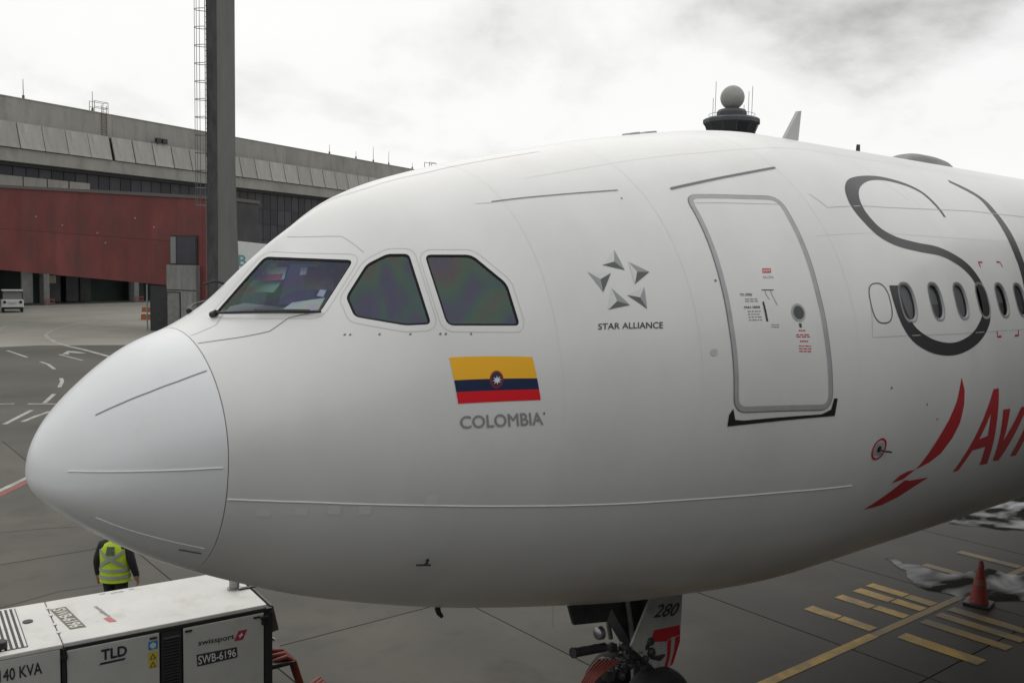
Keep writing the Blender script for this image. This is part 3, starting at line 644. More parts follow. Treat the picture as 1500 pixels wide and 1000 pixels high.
patch('door_sill_plate', [(5.316, -5.95), (5.323, -3.5), (5.366, -2.3), (5.40, -4.7), (5.50, -5.05), (6.46, -5.25), (6.575, -4.4), (6.60, -2.1), (6.645, -2.2), (6.632, -5.8)], black, door, .0045)
pw_ = oval(6.212, 16.24, .075, 1.7, 24, 1.0); pr = patch('peephole', pw_, mat('peephole_glass', (.02, .022, .025), .1), door, .006); ribbon('peephole_rim', pw_, .022, trim_grey, pr, .008, True, .02)
pr['label'] = 'small round peephole window'
patch('door_placard', [(5.914, 26.5), (6.021, 26.34), (6.001, 25.3), (5.894, 25.45)], red, door, .0055)
skin_text('door_placard_text', 'EXIT', [(5.925, 26.2), (6.012, 26.07), (5.998, 25.55), (5.906, 25.7)], white, door, .01, 0, .0065)
skin_text('door_lettering', 'SALIDA', [(5.893, 24.8), (6.024, 24.59), (6.013, 24.05), (5.882, 24.25)], letter_grey, door, .0, 0, .0055)
ribbon('door_handle', [(5.807, 19.2), (5.811, 15.0)], .022, black, door, .007)
for k, (x0, x1, p) in enumerate(((5.57, 5.72, 21.3), (5.60, 5.74, 19.0), (5.585, 5.735, 20.3))): pass
skin_text('door_lettering', 'TO OPEN', [(5.56, 21.5), (5.70, 21.25), (5.69, 20.7), (5.55, 20.95)], letter_dark, door, .01, 0, .0055)
fine_print([(5.60, 20.4), (5.75, 20.15), (5.745, 19.2), (5.595, 19.45)], 2, letter_grey)
skin_text('door_lettering', 'PARA ABRIR', [(5.57, 18.7), (5.76, 18.4), (5.755, 17.9), (5.565, 18.2)], letter_dark, door, .01, 0, .0055)
fine_print([(5.60, 17.8), (5.755, 17.55), (5.75, 15.1), (5.595, 15.35)], 4, letter_grey)
ribbon('handle_mark', [(5.826, 21.75), (5.97, 21.5)], .01, letter_dark, door, .0055)
ribbon('handle_mark', [(5.86, 21.6), (5.865, 20.6), (5.89, 19.6)], .008, letter_grey, door, .0056); ribbon('handle_mark', [(5.93, 21.5), (5.935, 20.4), (5.955, 19.2), (5.97, 18.2)], .008, letter_grey, door, .0057)
fine_print([(5.857, 14.45), (5.96, 14.25), (5.952, 13.3), (5.85, 13.5)], 2, letter_grey)
skin_text('door_lettering', '1', [(6.195, 14.0), (6.225, 13.95), (6.225, 13.1), (6.195, 13.15)], letter_dark, door, .02, 0, .0055)
fine_print([(6.18, 12.7), (6.26, 12.6), (6.26, 12.2), (6.18, 12.3)], 1, red)
fine_print([(6.14, 11.9), (6.31, 11.65), (6.31, 10.8), (6.14, 11.05)], 2, red)
fine_print([(6.18, 10.5), (6.28, 10.35), (6.28, 9.9), (6.18, 10.05)], 1, red)
fine_print([(6.16, 9.6), (6.31, 9.35), (6.31, 7.7), (6.16, 7.95)], 3, red)
# rain gutters, seams, lightning strips
ribbon('rain_gutter', [(5.36, 49.96), (5.75, 50.9), (6.122, 51.93), (6.92, 53.8)], .028, seam_grey, plane, .008)
ribbon('rain_gutter', [(3.514, 56.38), (4.1, 54.3), (4.79, 52.17)], .012, seam_grey, plane, .006); ribbon('panel_seam', [(3.37, 57.2), (3.514, 56.0)], .006, seam_faint)
ribbon('panel_seam', [(7.04, 44.3), (7.093, 42.64), (7.153, 40.16), (8.25, 40.66), (10.337, 42.6), (13, 42.6)], .008, seam_faint, plane, .0025)
ribbon('panel_seam', [(7.202, 20.61), (7.12, 9.91), (8.665, 9.45), (10.385, 9.5), (13, 9.5)], .007, seam_faint, plane, .0025)
bead('waterline_strip', catmull([(1.104, -16.58), (1.268, -17.3), (1.448, -17.24), (1.629, -16.86), (1.862, -16.71), (2.107, -16.72), (2.362, -17.11), (2.633, -17.73), (2.924, -18.46), (3.236, -19.24), (3.561, -20.03), (3.9, -20.81), (4.399, -21.74), (4.999, -22.13), (5.561, -22.34), (6.08, -22.51), (6.613, -22.61), (7.159, -22.58)], 3), .006, seam_light)
ribbon('lightning_strip', [(0.374, 49.04), (0.535, 46.56), (0.7, 44.69), (0.873, 44.14), (1.071, 44.85)], .009, seam_grey, plane, .004)
bead('lightning_strip', catmull([(0.179, 14.53), (0.285, 10.96), (0.413, 7.76), (0.546, 4.38), (0.703, 1.03), (0.866, -1.25), (1.064, -3.37)], 4), .006, seam_light)
bead('lightning_strip', catmull([(0.342, -37.0), (0.467, -40.01), (0.595, -41.6), (0.813, -42.6), (1.043, -43.78)], 4), .005, seam_light)
ribbon('drain_slot', [(.888, -48.28), (1.039, -47.95)], .02, seam_grey, plane, .003)
ribbon('panel_seam', [(1.114, 63.68), (1.35, 57), (1.556, 51.96), (1.70, 52.6), (1.80, 50.2), (1.899, 47.47)], .007, seam_grey, plane, .0025)
ribbon('panel_seam', [(1.11, 72), (1.30, 71), (1.40, 76)], .006, seam_faint, plane, .0025); ribbon('panel_seam', [(2.05, 86), (2.30, 68), (2.34, 57)], .006, seam_faint, plane, .0025)
ribbon('panel_seam', [(2.45, 95), (2.58, 90.0), (2.805, 84.25), (3.309, 80.79), (3.9, 79.5), (4.6, 78.5)], .010, seam_faint, plane, .0025)
ribbon('panel_seam', [(8.7, 60), (8.75, 50), (8.9, 44)], .004, seam_faint, plane, .0022)
skin_joint = mat('skin_joint', (0.66, 0.662, 0.652), 0.36, spec=0.5)
for x in (3.62, 5.02, 6.92, 9.05, 11.25): ribbon('skin_joint', [(x, p) for p in range(-88, 92, 6)], .003, skin_joint, plane, .0016)
for p0, x0, x1 in ((63, 4.0, 12.5), (-33, 3.0, 12.5), (33, 6.75, 12.5), (-52, 2.2, 12.5)): ribbon('skin_joint', [(x0 + (x1 - x0) * k / 12, p0) for k in range(13)], .004, skin_joint, plane, .0016)
for x, p in ((1.985, 36.06), (2.02, 35.27), (2.209, 31.21), (2.415, 27.42), (2.631, 24.69), (2.673, 24.3), (2.872, 22.84), (5.326, 24.97), (8.066, -5.38), (3.435, 2.79), (7.386, -.91), (4.762, 49.4), (8.35, -9.2)):
    patch('drain_hole', oval(x, p, .009 if x < 5 else .014, .27, 10), seam_grey, plane, .003)
for x, p in ((1.352, -21.94), (1.598, -20.2), (1.823, -18.9), (2.039, -18.44), (2.524, -15.65)):
    patch('sticker', [(x - .045, p - 1.7), (x + .045, p - 1.7), (x + .045, p + 1.3), (x - .045, p + 1.3)], mat('faded_sticker', (.735, .73, .735), .45), plane, .003)
patch('static_port', oval(5.158, 9.85, .04, .75, 16), seam_faint, plane, .003)
ribbon('static_port_rim', oval(7.362, -14.16, .095, 2.3, 28, 1.0), .022, red, plane, .004, True, .03); patch('static_port', oval(7.362, -14.16, .028, .7, 14), black, plane, .005)
patch('static_port_plate', oval(7.362, -14.16, .07, 1.6, 20), trim_grey, plane, .0032)
mb = MB(); mb.tube([S(7.37, -14.3, .0), S(7.40, -14.3, .05), S(7.50, -14.6, .055)], .01, 6); mb.build('angle_sensor', black, plane, True)
# pitot probes under the nose
for x, p in ((2.66, -36.2), (2.62, 216.5)):
    mb = MB(); mb.tube([S(x, p, -.01), S(x - .015, p, .035), S(x - .05, p, .055)], [.014, .011, .008], 6); mb.tube([S(x + .01, p, .055), S(x - .11, p, .058)], .008, 8); mb.build('pitot_probe', black, plane, True)
mb = MB(); mb.tube([S(3.40, -75, 0), S(3.42, -75, .05), S(3.46, -75, .085)], [.03, .026, .018], 6); mb.build('drain_mast', black, plane, True)
# flag
fq = [(2.664, 18.76), (3.363, 15.15), (3.407, 5.75), (2.696, 8.03)]
flag = empty('flag_decal', tuple(S(3.03, 12))); flag.parent = plane; FI = Matrix.Translation(-Vector(flag.location))
def band(name, v0, v1, m):
    nu, nv = 15, 6
    G = [S(*bil(fq, a / (nu - 1), v0 + (v1 - v0) * b_ / (nv - 1)), .003) for b_ in range(nv) for a in range(nu)]
    o = pyd(name, G, [(b_ * nu + a, b_ * nu + a + 1, (b_ + 1) * nu + a + 1, (b_ + 1) * nu + a) for b_ in range(nv - 1) for a in range(nu - 1)], m, flag, True)
    o.matrix_parent_inverse = FI; return o
band('yellow_band', .5, 1, flag_y); band('blue_band', .245, .5, flag_b); band('red_band', 0, .245, flag_r)
em = patch('emblem', oval(3.028, 11.75, .052, 1.75, 20, 1.0), mat('emblem_blue', (.03, .02, .06), .4), flag, .0045); em.matrix_parent_inverse = FI
rm = ribbon('emblem_rim', oval(3.028, 11.75, .052, 1.75, 20, 1.0), .014, mat('emblem_red', (.20, .02, .03), .4), flag, .0048, True, .02); rm.matrix_parent_inverse = FI
P = []
for k in range(16):
    a = 2 * math.pi * k / 16; r = 1 if k % 2 == 0 else .42; P.append((3.032 + .042 * r * math.cos(a), 11.6 + 1.02 * r * math.sin(a)))
st = patch('emblem_star', P, mat('emblem_white', (.75, .75, .75), .4), flag, .006); st.matrix_parent_inverse = FI
skin_text('country_lettering', 'COLOMBIA', [(2.703, 5.24), (3.417, 3.16), (3.43, .33), (2.706, 2.31)], letter_mid, plane, .020)
# alliance emblem
al = empty('alliance_emblem', tuple(S(4.35, 28))); al.parent = plane; AI = Matrix.Translation(-Vector(al.location))
STARS = [[(4.384, 35.67), (4.411, 30.36), (4.211, 32.43), (4.337, 32.76)], [(4.476, 32.14), (4.654, 29.06), (4.464, 26.78), (4.528, 29.51)], [(4.552, 25.88), (4.524, 20.99), (4.358, 24.66), (4.481, 23.71)],
         [(4.223, 26.79), (4.362, 22.38), (4.14, 22.18), (4.244, 23.7)], [(4.045, 31.45), (4.265, 30.23), (4.133, 26.19), (4.144, 29.23)]]
SH = [(star_m, star_d, star_l), (star_m, star_d, star_l), (star_m, star_d, star_l), (star_m, star_d, star_l), (star_l, star_d, star_m)]
for s_, ms in zip(STARS, SH):
    a, b_, c, ctr = s_
    for tri, m in (((a, b_, ctr), ms[0]), ((b_, c, ctr), ms[1]), ((c, a, ctr), ms[2])):
        o = patch('star_facet', list(tri), m, al, .003); o.matrix_parent_inverse = AI
skin_text('alliance_lettering', 'STAR ALLIANCE', [(4.014, 19.57), (4.659, 17.69), (4.647, 16.32), (4.003, 18.27)], letter_dark, plane, .012)
# big outlined letters
SC = [(9.486, 39.4), (9.507, 43.03), (9.458, 47.88), (9.236, 50.63), (8.853, 51.93), (8.426, 51.1), (7.997, 48.26), (7.748, 44.63), (7.633, 40.38), (7.648, 36.53), (7.754, 33.11), (7.998, 30.96), (8.386, 29.83), (8.81, 29.03), (9.128, 27.07), (9.351, 24.34), (9.474, 20.58), (9.489, 16.89), (9.461, 13.3), (9.292, 10.16), (9.051, 7.8), (8.719, 6.36), (8.409, 6.31), (8.074, 7.48), (7.792, 9.88), (7.65, 13.32), (7.597, 17.32), (7.596, 20.63)]
SW = [.05, .06, .07, .07, .075, .09, .15, .18, .19, .17, .15, .13, .12, .12, .13, .15, .16, .17, .18, .17, .15, .14, .14, .15, .16, .16, .15, .15]
ribbon('giant_letter', catmull([(x, p, w * 20) for (x, p), w in zip(SC, SW)], 6) and [q[:2] for q in catmull([(x, p, w) for (x, p), w in zip(SC, SW)], 6)], [q[2] for q in catmull([(x, p, w) for (x, p), w in zip(SC, SW)], 6)], logo_grey, plane, .0022)['label'] = 'giant dark grey letter S around the first cabin windows'
IC = catmull([(10.75, 56), (11.064, 49.48), (11.03, 42.85), (10.96, 36.19), (10.86, 29.4), (10.80, 24.0), (10.7, 17), (10.6, 10)], 5)
ribbon('giant_letter', IC, [.10 + .09 * min(1, i / 15) for i in range(len(IC))], logo_grey, plane, .0022)['label'] = 'dark grey curved stroke of a giant letter'
for x, p, sx, sp in ((9.664, 26.57, 1, -1), (10.249, 26.8, -1, -1), (9.668, 8.16, 1, 1), (10.234, 8.11, -1, 1)):
    ribbon('cut_out_mark', [(x + sx * .1, p), (x, p), (x, p + sp * 1.3)], .022, red, plane, .003)
B1 = [(8.778, -.42), (8.876, -3.36), (8.919, -6.85), (8.919, -11.15), (8.847, -14.63), (8.704, -18.23), (8.513, -20.05), (8.252, -21.23), (8.356, -18.78), (8.497, -14.24), (8.638, -9.82), (8.74, -5.42), (8.758, -2.44)]
B2 = [(8.236, -21.27), (8.065, -23.12), (7.836, -23.63), (7.944, -21.8), (8.092, -21.18)]
B3 = [(8.689, -24.67), (8.455, -26.36), (8.201, -28.54), (7.922, -29.89), (7.587, -30.18), (7.774, -27.93), (7.919, -26.11), (8.083, -23.97), (8.122, -23.65), (8.26, -24.2)]
for P in (B1, B2, B3): patch('airline_emblem', P, red, plane, .003)
LA = [(9.602, -4.2), (9.738, -4.2), (9.906, -13.54), (10.162, -25.26), (9.953, -25.04), (9.833, -19.34), (9.509, -19.65), (9.403, -24.93), (9.27, -25.09), (9.421, -16.36)]
patch('airline_letter', LA, red, plane, .003, hole=[(9.662, -10.14), (9.775, -16.3), (9.571, -16.7)])
patch('airline_letter', [(9.979, -9.87), (10.166, -9.91), (10.297, -18.86), (10.483, -10.12), (10.66, -10.0), (10.60, -14.0), (10.471, -25.15), (10.289, -24.73)], red, plane, .003)
patch('airline_letter', [(10.80, -10.0), (10.98, -10.0), (10.955, -24.99), (10.77, -24.68)], red, plane, .003)
# antennas on the crown
def fin(name, P, th, m):   # side outline in X, Z
    mb = MB(); mb.rings([[(x, -th, z) for x, z in P], [(x, th, z) for x, z in P]]); return mb.build(name, m, plane)
fin('blade_antenna', [(9.22, 7.54), (9.59, 8.04), (9.65, 8.05), (9.60, 7.54)], .025, mat('antenna_grey', (.42, .42, .41), .5)); 
fin('flat_antenna', [(6.24, 7.30), (6.28, 7.40), (6.44, 7.43), (6.48, 7.36)], .06, trim_grey); fin('flat_antenna', [(6.52, 7.36), (6.56, 7.445), (6.72, 7.47), (6.76, 7.42)], .06, trim_grey)
fin('stub_antenna', [(11.1, 7.5), (11.13, 7.74), (11.18, 7.74), (11.2, 7.5)], .015, black)
mb = MB(); rs = []
for t in np.linspace(0, 1, 15):
    x = 12.1 + 1.7 * t; h = .17 * (min(1, math.sin(math.pi * min(t * 1.6, .5)) if t < .31 else math.cos((t - .31) / .69 * math.pi / 2) ** .5 if t < 1 else 0)) + .02; wd = .36 * math.sin(math.pi * (.08 + .84 * t)) ** .6
    rs.append([(x, wd * math.cos(a), 7.55 + h * max(0, math.sin(a)) ** .7) for a in np.linspace(0, math.pi, 12)])
mb.rings(rs); mb.build('satellite_fairing', mat('fairing_grey', (.22, .22, .21), .6, var=.2, vscale=6), plane, True)

# nose gear
gear = empty('nose_gear', (6.72, 0, 0)); gear.parent = plane; gear['label'] = 'dark nose landing gear with white rear door numbered 280'
GI = Matrix.Translation(-Vector(gear.location))
def gp(o): o.matrix_parent_inverse = GI; return o
mb = MB(); mb.tube([(6.62, 0, 2.2), (6.70, 0, 1.25)], .15, 18); mb.tube([(6.70, 0, 1.28), (6.72, 0, 1.10)], .20, 18); gp(mb.build('strut', gear_dark, gear, True))
mb = MB(); mb.tube([(6.70, 0, 1.12), (6.74, 0, .52)], .085, 14); gp(mb.build('shock_piston', chrome, gear, True))
mb = MB()
mb.hull8([(6.15, -.12, 1.85), (6.55, -.12, 1.28), (6.55, .12, 1.28), (6.15, .12, 1.85), (6.24, -.12, 2.15), (6.95, -.12, 1.9), (6.95, .12, 1.9), (6.24, .12, 2.15)]); gp(mb.build('drag_brace', gear_dark, gear))
mb = MB(); mb.tube([(6.32, -.2, 1.98), (6.48, -.2, 1.30)], .03, 8); mb.tube([(6.32, .2, 1.98), (6.48, .2, 1.30)], .03, 8); mb.tube([(6.85, -.16, 1.9), (6.78, -.2, 1.15)], .022, 8); mb.tube([(6.9, -.12, 1.9), (6.86, -.16, 1.0), (6.8, -.2, .6)], .014, 6); gp(mb.build('hydraulic_line', steel, gear, True))
mb = MB(); mb.hull8([(5.20, -.50, 2.0), (5.70, -.50, 1.92), (5.70, -.46, 1.92), (5.20, -.46, 2.0), (5.12, -.50, 2.22), (5.80, -.50, 2.14), (5.80, -.46, 2.14), (5.12, -.46, 2.22)]); gp(mb.build('front_gear_door', gear_dark, gear))
mb = MB(); mb.hull8([(5.20, .46, 2.0), (5.70, .46, 1.92), (5.70, .50, 1.92), (5.20, .50, 2.0), (5.12, .46, 2.22), (5.80, .46, 2.14), (5.80, .50, 2.14), (5.12, .50, 2.22)]); gp(mb.build('front_gear_door', gear_dark, gear))
mb = MB(); mb.tube([(5.47, -.22, 1.525), (5.95, -.22, 1.47)], .055, 14); mb.tube([(5.45, -.22, 1.527), (5.49, -.22, 1.523)], .061, 14); gp(mb.build('taxi_light', gear_dark, gear, True))
mb = MB(); mb.tube([(5.52, -.235, 1.577), (5.80, -.235, 1.545)], .010, 6); gp(mb.build('light_trim', chrome, gear, True))
mb = MB(); mb.lathe([(.04, -.05), (.075, -.03), (.08, .03), (.05, .05)], (5.84, -.24, 1.67), 'x', 14); gp(mb.build('landing_light', steel, gear, True))
rnd = random.Random(4); mb = MB()
for k in range(30):
    x = 5.9 + rnd.random() * .8; z = 1.08 + rnd.random() * .34; y = -.18 - rnd.random() * .16; r = .025 + rnd.random() * .04
    if k % 2: mb.lathe([(r * .6, -r), (r, -r * .6), (r, r * .6), (r * .6, r)], (x, y, z), 'y' if k % 4 == 1 else 'x', 10)
    else: mb.box(x - r, x + r, y - r, y + r, z - r, z + r, r * .25)
mb.tube([(6.3, -.25, 1.28), (6.8, -.3, 1.16), (7.2, -.22, 1.2)], .05, 10); gp(mb.build('steering_actuator', gear_dark, gear, True))
for k in range(7):
    x = 5.95 + rnd.random() * .5; z = 1.25 + rnd.random() * .2; mb = MB(); mb.tube([(x, -.36, z), (x + .07, -.37, z - .02)], .013, 8); gp(mb.build('fitting', chrome, gear, True))
mb = MB(); mb.tube([(6.78, 0, 1.12), (7.08, 0, .86), (6.86, 0, .58)], .04, 8); gp(mb.build('torque_link', gear_dark, gear, True))
# hoses
mb = MB()
for q in range(6):
    y = -.30 + q * .03; mb.tube([(6.0 - q * .03, y - .1, 1.36), (5.82 - q * .02, y - .12, 1.32), (5.62, y - .12, 1.24), (5.50, y - .1, 1.05), (5.5, y - .08, .8)], .014, 6)
gp(mb.build('hose', cable_red, gear, True))
# aft gear door on the leg
dpx = [(6.64, 2.02), (7.17, 1.94), (7.155, 1.27), (7.04, 1.02), (6.80, .97), (6.28, 1.43)]
mb = MB(); mb.rings([[(x, -.33, z) for x, z in dpx], [(x, -.30, z) for x, z in dpx]]); gd = gp(mb.build('rear_gear_door', mat('gear_door_white', (.42, .42, .40), .5, var=.12, vscale=5, dirt=((.18, .17, .15), 3, .5, .75, .6)), gear)); gd['label'] = 'white gear door with number 280 and red panel'
gp(text_flat('gear_door_number', '280', [(6.72, -.334, 1.845), (7.14, -.334, 1.775), (7.06, -.334, 1.625), (6.64, -.334, 1.695)], letter_dark, gear, .02, .15))
for P in ([(6.67, 1.535), (7.135, 1.49), (7.15, 1.36), (6.99, 1.37), (6.90, 1.34), (6.62, 1.40)], [(7.06, 1.355), (7.15, 1.35), (7.148, 1.27), (7.04, 1.03), (6.98, 1.0), (7.05, 1.2)], [(6.92, 1.33), (6.99, 1.36), (6.98, 1.15), (6.93, .995), (6.86, .98), (6.92, 1.15)]):
    gp(pyd('red_panel', [(x, -.3335, z) for x, z in P], [tuple(range(len(P)))], red, gear))
mb = MB(); mb.tube([(6.74, -.42, .52), (6.74, .42, .52)], .07, 14); gp(mb.build('axle', steel, gear, True))
for y in (-.33, .33):
    mb = MB(); mb.lathe([(.30, -.17), (.44, -.18), (.50, -.14), (.525, -.06), (.525, .06), (.50, .14), (.44, .18), (.30, .17)], (6.74, y, .525), 'y', 40); wh = gp(mb.build('tyre', tyre, gear, True))
    mb = MB(); mb.lathe([(.05, -.13), (.27, -.11), (.31, -.165), (.31, .165), (.27, .11), (.05, .13)], (6.74, y, .525), 'y', 28); gp(mb.build('wheel_rim', steel, gear, True))
# gear bay doors hang from the belly
# ------------------------------------------------------------------ ground power unit
gpu = empty('ground_power_unit', (3.2835, 2.9752, 0), R_(-4.878), 'white box trailer with black frame, lettering and louvred vents under the nose', 'power unit')
H = 1.6
mb = MB(); mb.box(-3.95, -.02, .03, 1.47, .42, 1.545); mb.build('chassis_body', gpu_black, gpu)
mb = MB(); mb.box(-2.362, -.062, 0, 1.47, 1.55, H, .012); mb.build('top_panel', gpu_white, gpu)['label'] = 'white top sheet with a painted number plate'
mb = MB(); mb.box(-3.97, -2.372, -.02, 1.47, 1.55, H, .012); mb.build('top_panel', gpu_white, gpu)['label'] = 'white top sheet with slotted grille'
mb = MB(); mb.box(-2.36, -.0, -.012, .025, 1.51, 1.548); mb.build('top_rail', gpu_black, gpu)
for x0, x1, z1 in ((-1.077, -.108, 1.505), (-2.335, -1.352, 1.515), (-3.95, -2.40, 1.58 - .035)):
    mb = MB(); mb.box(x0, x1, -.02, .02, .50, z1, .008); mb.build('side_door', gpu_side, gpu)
mb = MB(); mb.box(-2.385, -2.345, -.03, .02, .45, 1.545); mb.box(-2.40, -2.33, -.045, 0, 1.43, 1.485); mb.build('corner_post', gpu_black, gpu)
mb = MB(); mb.box(-.10, .0, -.022, .03, .42, 1.50); mb.build('corner_post', gpu_black, gpu)
lv = mat('louvre_grey', (.035, .035, .038), .45)
mb = MB(); mb.box(-1.33, -1.10, -.008, .02, .50, 1.505); mb.build('louvre_panel', lv, gpu)
pm = MB().hull8([(-1.31, -.032, -.012), (-1.12, -.032, -.012), (-1.12, -.006, .0), (-1.31, -.006, .0), (-1.31, -.028, -.006), (-1.12, -.028, -.006), (-1.12, -.006, .008), (-1.31, -.006, .008)]).mesh('louvre_slat'); pm.materials.append(gpu_black)
for k in range(24):
    o = bpy.data.objects.new('louvre_slat', pm); COL.objects.link(o); o.parent = gpu; o.location = (0, 0, .56 + k * .038)
for x in (-.20, -1.02, -1.42): 
    mb = MB(); mb.box(x - .04, x + .04, -.032, -.018, 1.455, 1.478, .004); mb.build('door_latch', gpu_black, gpu)
mb = MB(); mb.box(-.14, -.10, -.05, -.01, 1.36, 1.45, .005); mb.box(-.16, -.06, -.06, -.02, 1.44, 1.47, .005); mb.build('hinge', gpu_black, gpu)
# slotted grille
mb = MB(); mb.box(-3.92, -2.70, .10, 1.40, H + .001, H + .006); mb.build('grille_bed', gpu_black, gpu)
sm = MB().box(-.013, .013, .10, 1.40, H + .006, H + .016, .003).mesh('grille_bar'); sm.materials.append(gpu_white)
for k in range(22):
    o = bpy.data.objects.new('grille_bar', sm); COL.objects.link(o); o.parent = gpu; o.location = (-2.725 - k * .054, 0, 0)
mb = MB(); mb.box(-3.30, -2.98, .10, .52, H + .017, H + .05, .01); mb.build('exhaust_flap', steel, gpu); mb = MB(); mb.lathe([(.07, 0), (.07, .07), (.05, .08)], (-2.96, .18, H + .017), 'z', 14); mb.build('exhaust_cap', gpu_black, gpu, True)
mb = MB(); mb.lathe([(.055, H + .001), (.055, H + .012), (.045, H + .012)], (-2.62, .87, 0), 'z', 18); mb.build('filler_cap', gpu_black, gpu, True)
for y in (.35, .62, .95, 1.2):
    mb = MB(); mb.box(-2.385, -2.345, y - .03, y + .03, H + .0, H + .012, .003); mb.build('top_hinge', gpu_white, gpu)
mb = MB(); mb.lathe([(.09, H), (.09, H + .02), (.065, H + .022), (.065, H + .13), (.07, H + .14)], (-.24, .74, 0), 'z', 18); mb.build('exhaust_stack', steel, gpu, True)
mb = MB(); mb.box(-.20, .02, .64, .70, H + .002, H + .02, .004); mb.build('stack_bracket', gpu_black, gpu)
def topq(name, pts, m, z=H + .004): return pyd(name, [(-s, d, z) for s, d in pts], [tuple(range(len(pts)))], m, gpu)
olive = mat('stencil_olive', (.16, .15, .10), .6)
topq('stencil_plate', [(2.351, 1.15), (2.176, 1.162), (2.071, .368), (2.242, .382)], olive)
text_flat('stencil_number', 'SWB-6196', [(-2.195, 1.125, H + .006), (-2.09, .40, H + .006), (-2.235, .41, H + .006), (-2.33, 1.12, H + .006)], gpu_white, gpu, .03)
text_flat('company_lettering', 'swissport', [(-1.84, .99, H + .004), (-1.76, .56, H + .004), (-1.83, .55, H + .004), (-1.905, .99, H + .004)], letter_grey, gpu, .005)
topq('company_emblem', [(1.86, .54), (1.78, .54), (1.74, .36), (1.82, .38)], mat('emblem_pink', (.55, .12, .13), .5))
rnd = random.Random(2)
for k in range(7):
    x = 1.3 + rnd.random() * .4; y = 1.33 + rnd.random() * .06; w = .02 + rnd.random() * .07; topq('scuff', [(x, y), (x + w, y + .005), (x + w * .8, y + .022), (x + w * .1, y + .018)], letter_grey)
def sq(a, b_, c, d, y=-.0225): return [(-p[0], y, p[1]) for p in (a, b_, c, d)]
text_flat('rating_lettering', '140 KVA', sq((2.995, 1.452), (2.584, 1.453), (2.582, 1.316), (2.995, 1.315)), letter_dark, gpu, .02)
text_flat('maker_lettering', 'TLD', sq((1.985, 1.452), (1.707, 1.448), (1.709, 1.325), (1.985, 1.322)), mat('maker_blue', (.025, .025, .045), .5), gpu, .035)
pyd('maker_bar', sq((1.99, 1.30), (1.72, 1.302), (1.74, 1.278), (2.01, 1.274)), [(3, 2, 1, 0)], MATS['maker_blue'], gpu)
pyd('sticker', sq((1.475, 1.428), (1.371, 1.430), (1.372, 1.334), (1.476, 1.332)), [(3, 2, 1, 0)], blue_st, gpu)
pyd('sticker', sq((1.479, 1.305), (1.374, 1.307), (1.376, 1.208), (1.479, 1.206)), [(3, 2, 1, 0)], yel_st, gpu); pyd('sticker', sq((1.479, 1.20), (1.377, 1.20), (1.379, 1.11), (1.479, 1.11)), [(3, 2, 1, 0)], yel_st, gpu)
for z in (1.215, 1.118):
    v = [(-1.462, -.024, z), (-1.392, -.024, z), (-1.427, -.024, z + .075)]; pyd('warning_triangle', v, [(0, 1, 2)], letter_dark, gpu)
    v = [(-1.447, -.0255, z + .008), (-1.407, -.0255, z + .008), (-1.427, -.0255, z + .054)]; pyd('warning_triangle', v, [(0, 1, 2)], yel_st, gpu)
mb = MB(); mb.lathe([(.035, -.026), (.035, -.0235), (.02, -.0235)], (-1.424, 0, 1.38), 'y', 16); mb.build('sticker_symbol', mat('sticker_pale', (.55, .65, .72), .5), gpu)
text_flat('company_lettering', 'swissport', sq((.909, 1.325), (.477, 1.318), (.477, 1.235), (.909, 1.242)), letter_dark, gpu, .015)
pyd('company_emblem', sq((.425, 1.342), (.315, 1.342), (.372, 1.222), (.478, 1.222)), [(3, 2, 1, 0)], mat('emblem_crimson', (.40, .03, .06), .5), gpu)
text_flat('company_emblem_mark', '+', [(-.41, -.0245, 1.312), (-.36, -.0245, 1.312), (-.385, -.0245, 1.25), (-.435, -.0245, 1.25)], white, gpu, .03)
pyd('number_plate', sq((.930, 1.155), (.445, 1.145), (.440, 1.012), (.922, 1.006)), [(3, 2, 1, 0)], letter_dark, gpu)
text_flat('number_lettering', 'SWB-6196', sq((.912, 1.135), (.462, 1.128), (.458, 1.030), (.908, 1.027), -.0245), white, gpu, .008)
# sloping rear hood, tow bar and cables
mb = MB(); mb.hull8([(0, .05, 1.20), (.11, .05, 1.22), (.11, 1.42, 1.22), (0, 1.42, 1.20), (0, .05, 1.56), (.035, .05, 1.55), (.035, 1.42, 1.55), (0, 1.42, 1.56)]); mb.build('rear_hood', mat('hood_grey', (.10, .098, .09), .6, var=.2), gpu)
mb = MB(); mb.hull8([(0, .0, .74), (.35, .1, .70), (.35, 1.3, .70), (0, 1.45, .74), (0, .0, .80), (.34, .1, .735), (.34, 1.3, .735), (0, 1.45, .80)]); mb.build('cable_tray', gpu_black, gpu)
mb = MB(); mb.tube([(.0, .9, .98), (.18, .92, .86), (.36, .9, .735)], .018, 6); mb.build('tray_edge', white, gpu, True)
for k in range(3):
    mb = MB(); y = .12 + .09 * k; mb.tube([(-.05, y, .76 + .02 * k), (.10, y, .79 + .03 * k), (.24, y + .02, .80 + .01 * k), (.36, y + .05, .70), (.46, y + .12, .42), (.62, y + .3, .06), (1.0, y + .6, .035)], .032, 10); mb.build('power_cable', cable_red, gpu, True)
for x in (-3.4, -.55):
    for y in (.12, 1.36):
        mb = MB(); mb.lathe([(.12, -.09), (.24, -.09), (.27, -.06), (.27, .06), (.24, .09), (.12, .09)], (x, y, .27), 'y', 24); mb.build('wheel', tyre, gpu, True)
mb = MB(); mb.tube([(-3.95, .75, .4), (-4.9, .75, .32)], .035, 8); mb.build('tow_bar', gpu_black, gpu, True)

